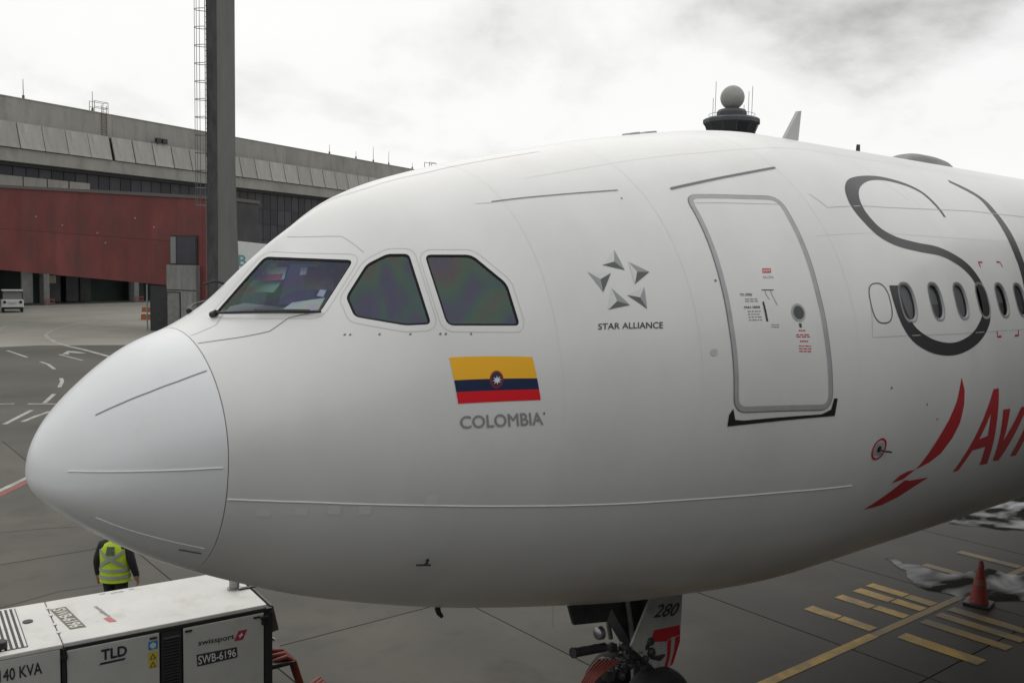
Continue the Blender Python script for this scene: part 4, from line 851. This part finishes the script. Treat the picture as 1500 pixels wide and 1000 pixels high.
# ------------------------------------------------------------------ person in a high-visibility vest, back to the camera
def person():
    px, py = 2.56, 7.12
    root = empty('person', (px, py, 0), R_(-38), 'person in a yellow high visibility vest over a dark jacket, seen from behind', 'person')
    sk = [((0, 0, .95), .15), ((0, .0, 1.12), .145), ((0, .01, 1.30), .165), ((0, 0, 1.44), .13), ((0, .01, 1.53), .062), ((0, .02, 1.60), .08), ((0, .03, 1.68), .092), ((0, .03, 1.755), .06),
          ((-.185, 0, 1.42), .085), ((-.265, -.02, 1.18), .068), ((-.285, .06, .93), .05), ((.185, 0, 1.42), .085), ((.275, -.04, 1.18), .068), ((.325, .02, .93), .05),
          ((-.10, 0, .88), .115), ((-.11, .10, .49), .072), ((-.11, .02, .09), .05), ((-.12, .17, .045), .04), ((.10, 0, .88), .115), ((.11, .0, .49), .072), ((.12, -.16, .10), .05), ((.13, -.02, .045), .04)]
    ed = [(0, 1), (1, 2), (2, 3), (3, 4), (4, 5), (5, 6), (6, 7), (3, 8), (8, 9), (9, 10), (3, 11), (11, 12), (12, 13), (0, 14), (14, 15), (15, 16), (16, 17), (0, 18), (18, 19), (19, 20), (20, 21)]
    # hands: palm and fingers
    def hand(i, sx):
        b0 = np.array(sk[i][0])
        palm = len(sk); sk.append((tuple(b0 + (sx * .01, .02, -.07)), .032)); ed.append((i, palm))
        for k in range(4):
            a = len(sk); off = (k - 1.5) * .019
            sk.append((tuple(b0 + (sx * .014, .02 + off, -.125)), .0105)); sk.append((tuple(b0 + (sx * .0, .022 + off, -.165 + abs(k - 1.3) * .008)), .009)); ed.append((palm, a)); ed.append((a, a + 1))
        a = len(sk); sk.append((tuple(b0 + (0, .06, -.07)), .012)); sk.append((tuple(b0 + (-sx * .006, .07, -.105)), .010)); ed.append((palm, a)); ed.append((a, a + 1))
    hand(10, -1); hand(13, 1)
    me = bpy.data.meshes.new('body'); me.from_pydata([s[0] for s in sk], ed, []); ob = bpy.data.objects.new('body', me); COL.objects.link(ob)
    m1 = ob.modifiers.new('skin', 'SKIN'); m1.use_smooth_shade = True
    for i, s in enumerate(me.skin_vertices[0].data):
        r = sk[i][1]; s.radius = (r * 1.12, r * .92) if i in (0, 1, 2, 3) else (r, r); s.use_root = (i == 0)
    m2 = ob.modifiers.new('sub', 'SUBSURF'); m2.levels = 2; m2.render_levels = 2
    dg = bpy.context.evaluated_depsgraph_get(); nm_ = bpy.data.meshes.new_from_object(ob.evaluated_get(dg)); bpy.data.objects.remove(ob)
    body = link('body', nm_, [jacket, skin], root, True)
    for p in nm_.polygons:
        z = p.center.z; x = abs(p.center.x); p.material_index = 1 if (z > 1.52 or (z < .93 and x > .24 and z > .7)) else 0
    # hair, ears
    mb = MB(); mb.lathe([(.03, 1.80), (.075, 1.785), (.102, 1.73), (.104, 1.66), (.085, 1.60), (.06, 1.575)], (0, .015, 0), 'z', 18); mb.build('hair', hair, root, True)
    # vest: shell round the torso
    def vr(z):   # half width, half depth
        T_ = [(.86, .235, .175), (.98, .230, .172), (1.12, .222, .168), (1.28, .232, .176), (1.38, .225, .165), (1.46, .17, .13), (1.50, .10, .09)]
        for (z0, a0, b0), (z1, a1, b1) in zip(T_, T_[1:]):
            if z0 <= z <= z1: t = (z - z0) / (z1 - z0); return a0 + (a1 - a0) * t, b0 + (b1 - b0) * t
        return T_[-1][1:]
    zs = [.86, .92, .98, 1.05, 1.12, 1.2, 1.28, 1.33, 1.38, 1.42, 1.46, 1.50]
    wob = random.Random(3)
    rs = []
    for z in zs:
        a, b_ = vr(z); rs.append([(a * math.cos(t) * (1 + .02 * wob.uniform(-1, 1)), .005 + b_ * math.sin(t) * (1 + .02 * wob.uniform(-1, 1)), z) for t in np.linspace(0, 2 * math.pi, 28, endpoint=False)])
    mb = MB(); mb.rings(rs, caps=False); vest = mb.build('safety_vest', hivis, root, True)
    def tp(t, z, off=.012):
        a, b_ = vr(z); return ((a + off) * math.cos(t), .005 + (b_ + off) * math.sin(t), z)
    def band_(pts, w, m=tape):
        v = []; f = []
        for t, z in pts: v += [tp(t, z - w / 2), tp(t, z + w / 2)]
        for i in range(len(pts) - 1): f.append((2 * i, 2 * i + 2, 2 * i + 3, 2 * i + 1))
        pyd('reflective_band' if m is tape else 'back_patch', v, f, m, vest, True)
    for z in (.95, 1.06): band_([(t, z) for t in np.linspace(0, 2 * math.pi, 33)], .05)
    bk = -math.pi / 2
    band_([(bk - .95 + 1.9 * k / 12, 1.12 + .24 * k / 12) for k in range(13)], .06); band_([(bk + .95 - 1.9 * k / 12, 1.12 + .24 * k / 12) for k in range(13)], .06)
    band_([(bk - .30 + .6 * k / 5, 1.37) for k in range(6)], .13, mat('badge_dark', (.08, .10, .07), .6))
    # jacket sleeves are part of the body; boots
    for p in ((-.12, .08), (.13, -.10)):
        mb = MB(); mb.box(p[0] - .05, p[0] + .05, p[1] - .12, p[1] + .15, .0, .095, .03); mb.build('boot', black, root, True)
    return root
person()

# ------------------------------------------------------------------ traffic cone
cone = empty('traffic_cone', (15.16, -.40, 0), R_(12), 'red traffic cone standing at the edge of a puddle', 'cone')
mb = MB(); mb.box(-.22, .22, -.22, .22, .0, .05, .015); mb.build('base', gpu_black, cone)
mb = MB(); mb.lathe([(.17, .05), (.15, .10), (.035, .78), (.025, .80)], (0, 0, 0), 'z', 24); mb.build('body', cone_red, cone, True)
mb = MB(); mb.lathe([(.109, .37), (.092, .47)], (0, 0, 0), 'z', 24); mb.build('faded_band', mat('cone_band', (.20, .07, .045), .5), cone, True)
mb = MB(); mb.lathe([(.055, .69), (.047, .745)], (0, 0, 0), 'z', 24); mb.build('faded_band', MATS['cone_band'], cone, True)

# ------------------------------------------------------------------ terminal building
term = empty('terminal_building', (29.93, 111.0, 0), R_(23.7), 'long grey concrete terminal with slanted fascia panels and dark glazing', 'building')
mb = MB(); mb.box(-45, 112, .45, 20, 15.2, 22.4); mb.build('roof_block', concrete, term)
x = -45.0; i = 0
while x < 110:
    L_ = 15.6; mb = MB(); mb.box(x + .02, x + L_ - .02, 0.0, .45, 19.6, 22.9); mb.box(x + .02, x + L_ - .02, -.06, .5, 22.9, 23.02); mb.build('parapet_panel', concrete, term); x += L_; i += 1
mb = MB(); mb.box(-45, 112, -.55, .0, 17.3, 20.05); mb.build('fascia_backing', dark_wall, term)
fm = MB().hull8([(.09, -1.45, 17.38), (2.96, -1.45, 17.38), (2.96, -1.28, 17.38), (.09, -1.28, 17.38), (.09, -.74, 20.2), (2.96, -.74, 20.2), (2.96, -.57, 20.2), (.09, -.57, 20.2)]).mesh('fascia_panel'); fm.materials.append(fascia)
us = [-44.8 + 3.06 * k for k in range(11)] + [-11.2, -8.24, -5.27, -2.33, None, 1.32] 
ul = [-11.2 - 3.02 * k for k in range(1, 12)] + [-11.2, -8.24, -5.27, -2.33] + [1.0 + 3.04 * k for k in range(0, 36)]
for u in ul:
    o = bpy.data.objects.new('fascia_panel', fm); COL.objects.link(o); o.parent = term; o.location = (u, random.uniform(-.02, .02), 0)
mb = MB(); mb.box(-45, 112, -1.2, .30, 15.9, 17.33); mb.build('edge_beam', concrete, term)
mb = MB(); mb.box(-45, 112, -.1, .35, 15.55, 15.9); mb.build('glazing_head', mullion, term)
pn = MB().box(.05, 1.52, .32, .36, 0, 2.2).mesh('pane'); pn.materials.append(tinted)
for c in range(64):
    u = -15.7 + 1.57 * c
    for r in range(4):
        if u < 22 and r > 1: continue
        o = bpy.data.objects.new('pane', pn); COL.objects.link(o); o.parent = term; o.location = (u, random.uniform(-.01, .01), 13.3 - 2.26 * r)
mb = MB()
mb.box(-45, 112, .42, .46, 5.5, 15.55); mb.build('curtain_wall_back', dark_wall, term)
for u, wd in ((-12.95, 2.85), (-9.95, 2.8), (-7.0, 2.6), (-4.2, 2.7)):
    mb = MB(); mb.box(u, u + wd, -.05, .25, 13.35, 14.45); mb.build('spandrel_panel', concrete, term)
mb = MB(); mb.box(-45, 112, -.5, .41, 4.7, 5.6); mb.build('floor_edge', dark_wall, term)
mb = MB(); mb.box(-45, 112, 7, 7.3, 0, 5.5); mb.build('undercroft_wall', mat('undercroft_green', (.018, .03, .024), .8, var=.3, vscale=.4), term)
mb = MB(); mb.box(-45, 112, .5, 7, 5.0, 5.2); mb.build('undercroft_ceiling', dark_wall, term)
for u in (-22, -7.4, 5.1, 17.5, 30, 42.5, 55):
    mb = MB(); mb.box(u - .36, u + .36, .0, .8, .0, 4.7, .03); mb.build('column', mat('column_grey', (.15, .15, .145), .8, var=.2), term)
mb = MB(); mb.box(-9.8, -8.42, 1.0, 1.2, .4, 4.6); mb.build('service_door', mat('service_door_grey', (.17, .17, .165), .7, var=.2, vscale=1.5), term)
mb = MB(); mb.box(-6.0, -5.1, 1.5, 1.6, 2.6, 3.5); mb.build('notice_board', mat('notice_tan', (.14, .13, .09), .7), term)
for u, w in ((-3.2, 1.6), (-.8, 1.7), (1.2, 1.5), (8.5, 2.4)):
    mb = MB(); mb.box(u, u + w, 5.5, 5.6, .2, 3.4); mb.build('shutter', dark_wall, term)
for u in (-7.4, 5.1):
    mb = MB(); mb.box(u - .6, u + .6, -.5, -.42, .75, .85); mb.box(u - .6, u + .6, -.5, -.42, .35, .45); mb.tube([(u - .55, -.46, 0), (u - .55, -.46, .9)], .05, 6); mb.tube([(u + .55, -.46, 0), (u + .55, -.46, .9)], .05, 6); mb.build('column_guard', mat('guard_red', (.2, .06, .045), .6), term)
mb = MB(); mb.box(-45, 112, -2.6, .2, -.02, .14); kb = mb.build('terminal_kerb', concrete, term)
# roof ladder with cage and small masts
rust = mat('rusty_steel', (.12, .085, .07), .8, var=.3, vscale=5)
mb = MB()
for u in (.25, .95): mb.tube([(u, -.12, 20.2), (u, -.12, 23.9)], .035, 6)
for k in range(11): mb.tube([(.25, -.12, 20.4 + .3 * k), (.95, -.12, 20.4 + .3 * k)], .025, 5)
for (u, y) in ((-.55, .1), (1.35, .1), (-.55, 1.0), (1.35, 1.0)): mb.tube([(u, y, 23), (u, y, 24.3)], .035, 6)
for z in (23.65, 24.3): mb.tube([(-.55, .1, z), (1.35, .1, z), (1.35, 1.0, z), (-.55, 1.0, z)], .03, 5)
mb.build('roof_ladder', rust, term)
for u, h in ((-9.6, 2.2), (-.75, 2.4), (43.5, 1.6), (50.5, 1.3), (55.4, 2.6), (60.0, 2.4), (67.5, 1.2)):
    mb = MB(); mb.tube([(u, .2, 22.9), (u, .2, 22.95 + h)], [.05, .03], 6); mb.box(u - .09, u + .09, .1, .3, 23.0, 23.4); mb.build('roof_mast', rust, term)
mb = MB()
for (u, y) in ((73.2, .1), (75.6, .1), (73.2, 1.2), (75.6, 1.2)): mb.tube([(u, y, 23), (u, y, 24.9)], .06, 6)
for z in (24.0, 24.9): mb.tube([(73.2, .1, z), (75.6, .1, z), (75.6, 1.2, z), (73.2, 1.2, z)], .05, 5)
mb.build('roof_ladder', rust, term)
for u in (7.6, 8.6):
    mb = MB(); mb.box(u, u + .75, -1.1, -.7, 20.35, 20.95, .05); mb.tube([(u + .37, -.7, 20.2), (u + .37, -.8, 20.4)], .05, 6); mb.build('floodlight', gpu_black, term)

# ------------------------------------------------------------------ red elevated walkway in front of the terminal
br = empty('elevated_walkway', (23.26, 66.36, 0), R_(-57.7), 'dark red clad elevated walkway on a concrete pier', 'walkway')
SLP = -.0497
def bz(z, x): return z + SLP * x
mb = MB(); mb.hull8([(-46, .15, bz(3.72, -46)), (5.4, .15, bz(3.72, 5.4)), (5.4, 4, bz(3.72, 5.4)), (-46, 4, bz(3.72, -46)), (-46, .15, bz(10.6, -46)), (5.4, .15, bz(10.6, 5.4)), (5.4, 4, bz(10.6, 5.4)), (-46, 4, bz(10.6, -46))]); mb.build('walkway_core', dark_wall, br)
x = 5.5
while x > -45:
    w = 2.44; a, c = x - w, x - .008
    for z0, z1 in (((3.66, 7.15), (7.17, 10.63)),)[0:1][0]:
        mb = MB()
        if c > .0 and a < 2.7 and z0 < 5:   # leave the window bay open
            pass
        mb.hull8([(a, .0, bz(z0, a)), (c, .0, bz(z0, c)), (c, .15, bz(z0, c)), (a, .15, bz(z0, a)), (a, .0, bz(z1, a)), (c, .0, bz(z1, c)), (c, .15, bz(z1, c)), (a, .15, bz(z1, a))]); mb.build('cladding_panel', red_clad, br)
    x -= w
mb = MB(); mb.hull8([(-46, -.12, bz(10.6, -46)), (5.5, -.12, bz(10.6, 5.5)), (5.5, 4.1, bz(10.6, 5.5)), (-46, 4.1, bz(10.6, -46)), (-46, -.12, bz(10.85, -46)), (5.5, -.12, bz(10.85, 5.5)), (5.5, 4.1, bz(10.85, 5.5)), (-46, 4.1, bz(10.85, -46))]); mb.build('roof_edge', mat('roof_edge_grey', (.10, .085, .08), .7), br)
mb = MB(); mb.box(0.0, 2.8, -.5, 2.6, 0, 5.30, .03); mb.build('pier', pier_con, br)
mb = MB(); mb.box(0.0, 2.8, -.515, -.49, 3.30, 3.38); mb.build('pier_joint', black, br)
mb = MB(); mb.box(.12, 1.28, -.56, -.49, .0, 3.12, .01); mb.build('pier_door', mat('pier_door_grey', (.16, .16, .155), .7, var=.2, vscale=2), br)
mb = MB(); mb.box(.06, .12, -.575, -.49, 0, 3.2); mb.box(1.28, 1.34, -.575, -.49, 0, 3.2); mb.box(.06, 1.34, -.575, -.49, 3.12, 3.2); mb.build('door_frame', black, br)
mb = MB(); mb.box(.05, 2.62, -.10, -.02, 5.34, 7.62); mb.build('window_frame', black, br)
mb = MB(); mb.box(.12, .62, -.13, -.09, 5.42, 7.5); mb.build('pane', mat('pale_pane', (.16, .165, .17), .4), br); mb = MB(); mb.box(.70, 2.5, -.13, -.09, 5.42, 7.5); mb.build('pane', tinted, br)
mb = MB(); mb.box(-2.1, -.01, .1, 3, 0, 3.64); mb.build('lift_shaft', mat('shaft_black', (.02, .021, .024), .7, var=.3), br)
mb = MB(); mb.box(2.82, 5.5, .0, 3.4, 1.6, 3.5); mb.build('lower_cladding', red_clad, br)
mb = MB(); mb.tube([(-2.3, .0, 0), (-2.3, .0, 3.7)], .06, 6); mb.build('drain_pipe', steel, br)
for xx in (-22, -38):
    mb = MB(); mb.box(xx - .4, xx + .4, 1.2, 2.2, 0, bz(3.72, xx), .04); mb.build('support_column', pier_con, br)
for xx, z in ((-13.6, 9.0), (-10.8, 8.3), (-7.2, 7.7), (-6.4, 6.9), (-3.4, 8.9), (-1.6, 8.2)):
    mb = MB(); mb.box(xx, xx + .12, -.03, .01, z, z + .1); mb.build('wall_lamp', mat('lamp_pale', (.34, .28, .26), .6), br)

# ------------------------------------------------------------------ concrete lighting mast with caged ladder
r2 = Vector((.7797, -.6262)); f2 = Vector((.6262, .7797))
C0 = Vector((17.98, 42.71))
mast = empty('concrete_mast', (17.98, 42.71, 0), 0, 'tall dark grey concrete mast with a caged ladder', 'mast')
def sect(z, rw, lw, sh=0):
    Q = [Vector((0, 0)), r2 * rw + f2 * .06, r2 * (rw - .42) + f2 * 1.2, -r2 * (lw + .2) + f2 * 1.3, -r2 * (lw + .10) + f2 * .30]
    return [(q.x, q.y, z) for q in Q]
mb = MB(); mb.rings([sect(0, 1.42, .56), sect(3.6, 1.22, .56), sect(7.5, 1.05, .555), sect(11, .97, .55), sect(31, .97, .54)])
es = [e_ for e_ in mb.bm.edges if abs(e_.verts[0].co.z - e_.verts[1].co.z) > 1]; bmesh.ops.bevel(mb.bm, geom=es, offset=.05, segments=2, affect='EDGES'); mb.build('shaft', mast_con, mast, True)
dkm = mat('shaded_face_dark', (.055, .055, .057), .8, var=.4, vscale=3, stretch=(1, 1, .3))  # dark strip that paints the shade of the mast's left face
mb = MB(); mb.rings([[(q.x, q.y, z) for q in (-r2 * .02 - f2 * .015, -r2 * .02 + f2 * .02, -r2 * .66 + f2 * .28, -r2 * .66 + f2 * .22)] for z in (0, 31)]); mb.build('shaded_face_strip', dkm, mast)
mb = MB(); lc = -r2 * .64 + f2 * .3
def lp(a, d, z): p = lc - r2 * a + f2 * d; return (p.x, p.y, z)
for d in (-.2, .2): mb.tube([lp(.04, d, .2), lp(.04, d, 31)], .022, 5)
for k in range(100): mb.tube([lp(.04, -.2, .4 + k * .3), lp(.04, .2, .4 + k * .3)], .013, 4)
galv = mat('galvanised', (.14, .145, .15), .5, metal=.4)
mb.build('ladder', galv, mast)
hp = MB(); pts = []
for k in range(17):
    a = math.pi * k / 16; pts.append(lp(.02 + .66 * math.sin(a), -.34 * math.cos(a), 0))
hp.tube(pts, .02, 5); hm = hp.mesh('ladder_hoop'); hm.materials.append(galv)
for k in range(24):
    o = bpy.data.objects.new('ladder_hoop', hm); COL.objects.link(o); o.parent = mast; o.location = (0, 0, 8.78 + .966 * k)
for a in (math.pi * .25, math.pi * .5, math.pi * .75):
    q = (.02 + .66 * math.sin(a), -.34 * math.cos(a)); mb = MB(); mb.tube([lp(*q, 8.7), lp(*q, 31)], .016, 5); mb.build('cage_strap', galv, mast)
# ------------------------------------------------------------------ control tower
tw = empty('control_tower', (204.2, 154.2, 0), R_(20), 'distant dark control tower with a round radar dome on top', 'tower')
mb = MB(); mb.lathe([(4.2, 0), (3.8, 38), (4.2, 40)], (0, 0, 0), 'z', 16); mb.build('shaft', concrete, tw)
mb = MB(); mb.lathe([(4.3, 40), (6.3, 42.0), (6.7, 42.4)], (0, 0, 0), 'z', 12); mb.build('cab_base', tower_dark, tw)
mb = MB(); mb.lathe([(6.2, 42.4), (7.2, 44.9), (7.2, 45.0)], (0, 0, 0), 'z', 12); mb.build('cab_glass', mat('tower_glass', (.02, .025, .03), .2), tw)
for k in range(12):
    a = 2 * math.pi * k / 12; mb = MB(); mb.tube([(6.25 * math.cos(a), 6.25 * math.sin(a), 42.4), (7.25 * math.cos(a), 7.25 * math.sin(a), 44.95)], .12, 5); mb.build('cab_mullion', tower_dark, tw)
mb = MB(); mb.lathe([(7.4, 45.0), (7.75, 45.2), (7.75, 46.1), (7.0, 46.6), (4.2, 47.0)], (0, 0, 0), 'z', 12); mb.build('cab_roof', tower_dark, tw)
mb = MB(); mb.lathe([(4.1, 47.0), (4.1, 48.2), (3.6, 48.9), (2.4, 49.2)], (0, 0, 0), 'z', 12); mb.build('dome_base', tower_dark, tw)
mb = MB(); mb.lathe([(.3, 48.95)] + [(3.25 * math.sin(math.pi * k / 16), 52.2 - 3.25 * math.cos(math.pi * k / 16)) for k in range(1, 16)] + [(.3, 55.45)], (0, 0, 0), 'z', 20); mb.build('radar_dome', tower_ball, tw, True)
for a, h in ((200, 9.3), (20, 7.9), (190, 5), (35, 4.5), (310, 8)):
    a = R_(a - 50); mb = MB(); mb.tube([(5.9 * math.cos(a), 5.9 * math.sin(a), 46.5), (5.9 * math.cos(a), 5.9 * math.sin(a), 46.6 + h)], .07, 5); mb.build('whip_antenna', tower_dark, tw)
mb = MB(); mb.torus((0, 0, 47.6), 6.2, .06, 'z', 24, 5); mb.build('handrail', tower_dark, tw)

# ------------------------------------------------------------------ white high-lift truck behind the mast
tr_ = empty('box_truck', (22.9, 51.6, 0), R_(-12), 'white box body with a teal letter behind the concrete mast', 'truck')
mb = MB(); mb.hull8([(-.55, 0, 2.9), (6.2, 0, 2.9), (6.2, 2.4, 2.9), (-.55, 2.4, 2.9), (-.75, 0, 7.1), (6.2, 0, 6.55), (6.2, 2.4, 6.55), (-.75, 2.4, 7.1)]); mb.build('box_body', mat('truck_white', (.62, .63, .63), .5, var=.05), tr_)
text_flat('lettering', 'B', [(-.12, -.01, 6.15), (.42, -.01, 6.13), (.42, -.01, 5.38), (-.12, -.01, 5.40)], teal, tr_, .02)
mb = MB(); mb.box(-.5, 6.0, .3, 2.1, .7, 1.0); mb.tube([(.2, .4, 1), (4.5, .4, 2.9)], .09, 6); mb.tube([(4.5, 2, 1), (.2, 2, 2.9)], .09, 6); mb.build('lift_frame', steel, tr_)
mb = MB(); mb.box(6.1, 7.8, .1, 2.3, .7, 2.6, .12); mb.build('cab', white, tr_)
for xx in (.6, 6.9):
    for y in (.2, 2.2):
        mb = MB(); mb.lathe([(.2, -.14), (.42, -.14), (.48, -.1), (.48, .1), (.42, .14), (.2, .14)], (xx, y, .48), 'y', 20); mb.build('wheel', tyre, tr_, True)
mb = MB(); mb.tube([(-.28, -.12, 7.0), (-.42, -.12, 5.0), (-.42, -.12, 3)], .025, 5); mb.build('guard_wire', black, tr_)

# ------------------------------------------------------------------ white apron cart far left
ct = empty('apron_cart', (17.6, 96.9, 0), R_(-8), 'small white apron tug with a flat roof parked before the terminal', 'tug')
cw = mat('cart_body_white', (.62, .62, .61), .4, var=.05)
mb = MB(); mb.hull8([(-1.0, -.1, .42), (1.0, -.1, .42), (1.0, 3.0, .42), (-1.0, 3.0, .42), (-1.0, .05, 1.32), (1.0, .05, 1.32), (1.0, 3.0, 1.32), (-1.0, 3.0, 1.32)])
bmesh.ops.bevel(mb.bm, geom=mb.bm.edges[:], offset=.08, segments=2, affect='EDGES'); mb.build('body', cw, ct, True)
mb = MB(); mb.box(-.95, .95, .1, 2.0, 2.16, 2.27, .03); mb.build('roof', cw, ct)
mb = MB(); mb.hull8([(-.86, .16, 1.33), (.86, .16, 1.33), (.86, .2, 1.33), (-.86, .2, 1.33), (-.84, .36, 2.14), (.84, .36, 2.14), (.84, .4, 2.14), (-.84, .4, 2.14)]); mb.build('windscreen', mat('tug_glass', (.20, .205, .21), .15), ct)
mb = MB()
for sx in (-.9, .9): mb.tube([(sx, .16, 1.3), (sx, .38, 2.18)], .05, 6); mb.tube([(sx, 1.9, 1.3), (sx, 1.9, 2.18)], .05, 6)
mb.build('roof_post', black, ct)
for sx in (-.72, .72):
    mb = MB(); mb.lathe([(.05, -.16), (.14, -.14), (.14, -.06)], (sx, 0, 1.05), 'y', 14); mb.build('headlight', black, ct, True)
mb = MB(); mb.box(-.95, .95, -.2, -.08, .34, .55, .03); mb.build('bumper', black, ct)
mb = MB(); mb.box(-.35, .35, -.14, -.04, .92, 1.12, .02); mb.build('front_grille', seam_faint, ct)
for sx in (-.85, .85):
    for y in (.5, 2.4):
        mb = MB(); mb.lathe([(.15, -.1), (.3, -.1), (.33, -.07), (.33, .07), (.3, .1), (.15, .1)], (0, 0, 0), 'x', 18); o = mb.build('wheel', tyre, ct, True); o.location = (sx, y, .33)
# orange plastic barrier beside the walkway
ob = empty('barrier', (26.2, 81.9, 0), R_(-30), 'orange plastic barrier next to the dark lift shaft', 'barrier')
mb = MB(); mb.hull8([(-.5, -.3, 0), (.5, -.3, 0), (.5, .3, 0), (-.5, .3, 0), (-.4, -.14, 1.15), (.4, -.14, 1.15), (.4, .14, 1.15), (-.4, .14, 1.15)]); mb.build('body', orange, ob)
mb = MB(); mb.box(-.47, .47, -.29, -.19, .5, .68); mb.build('pale_strip', seam_light, ob)
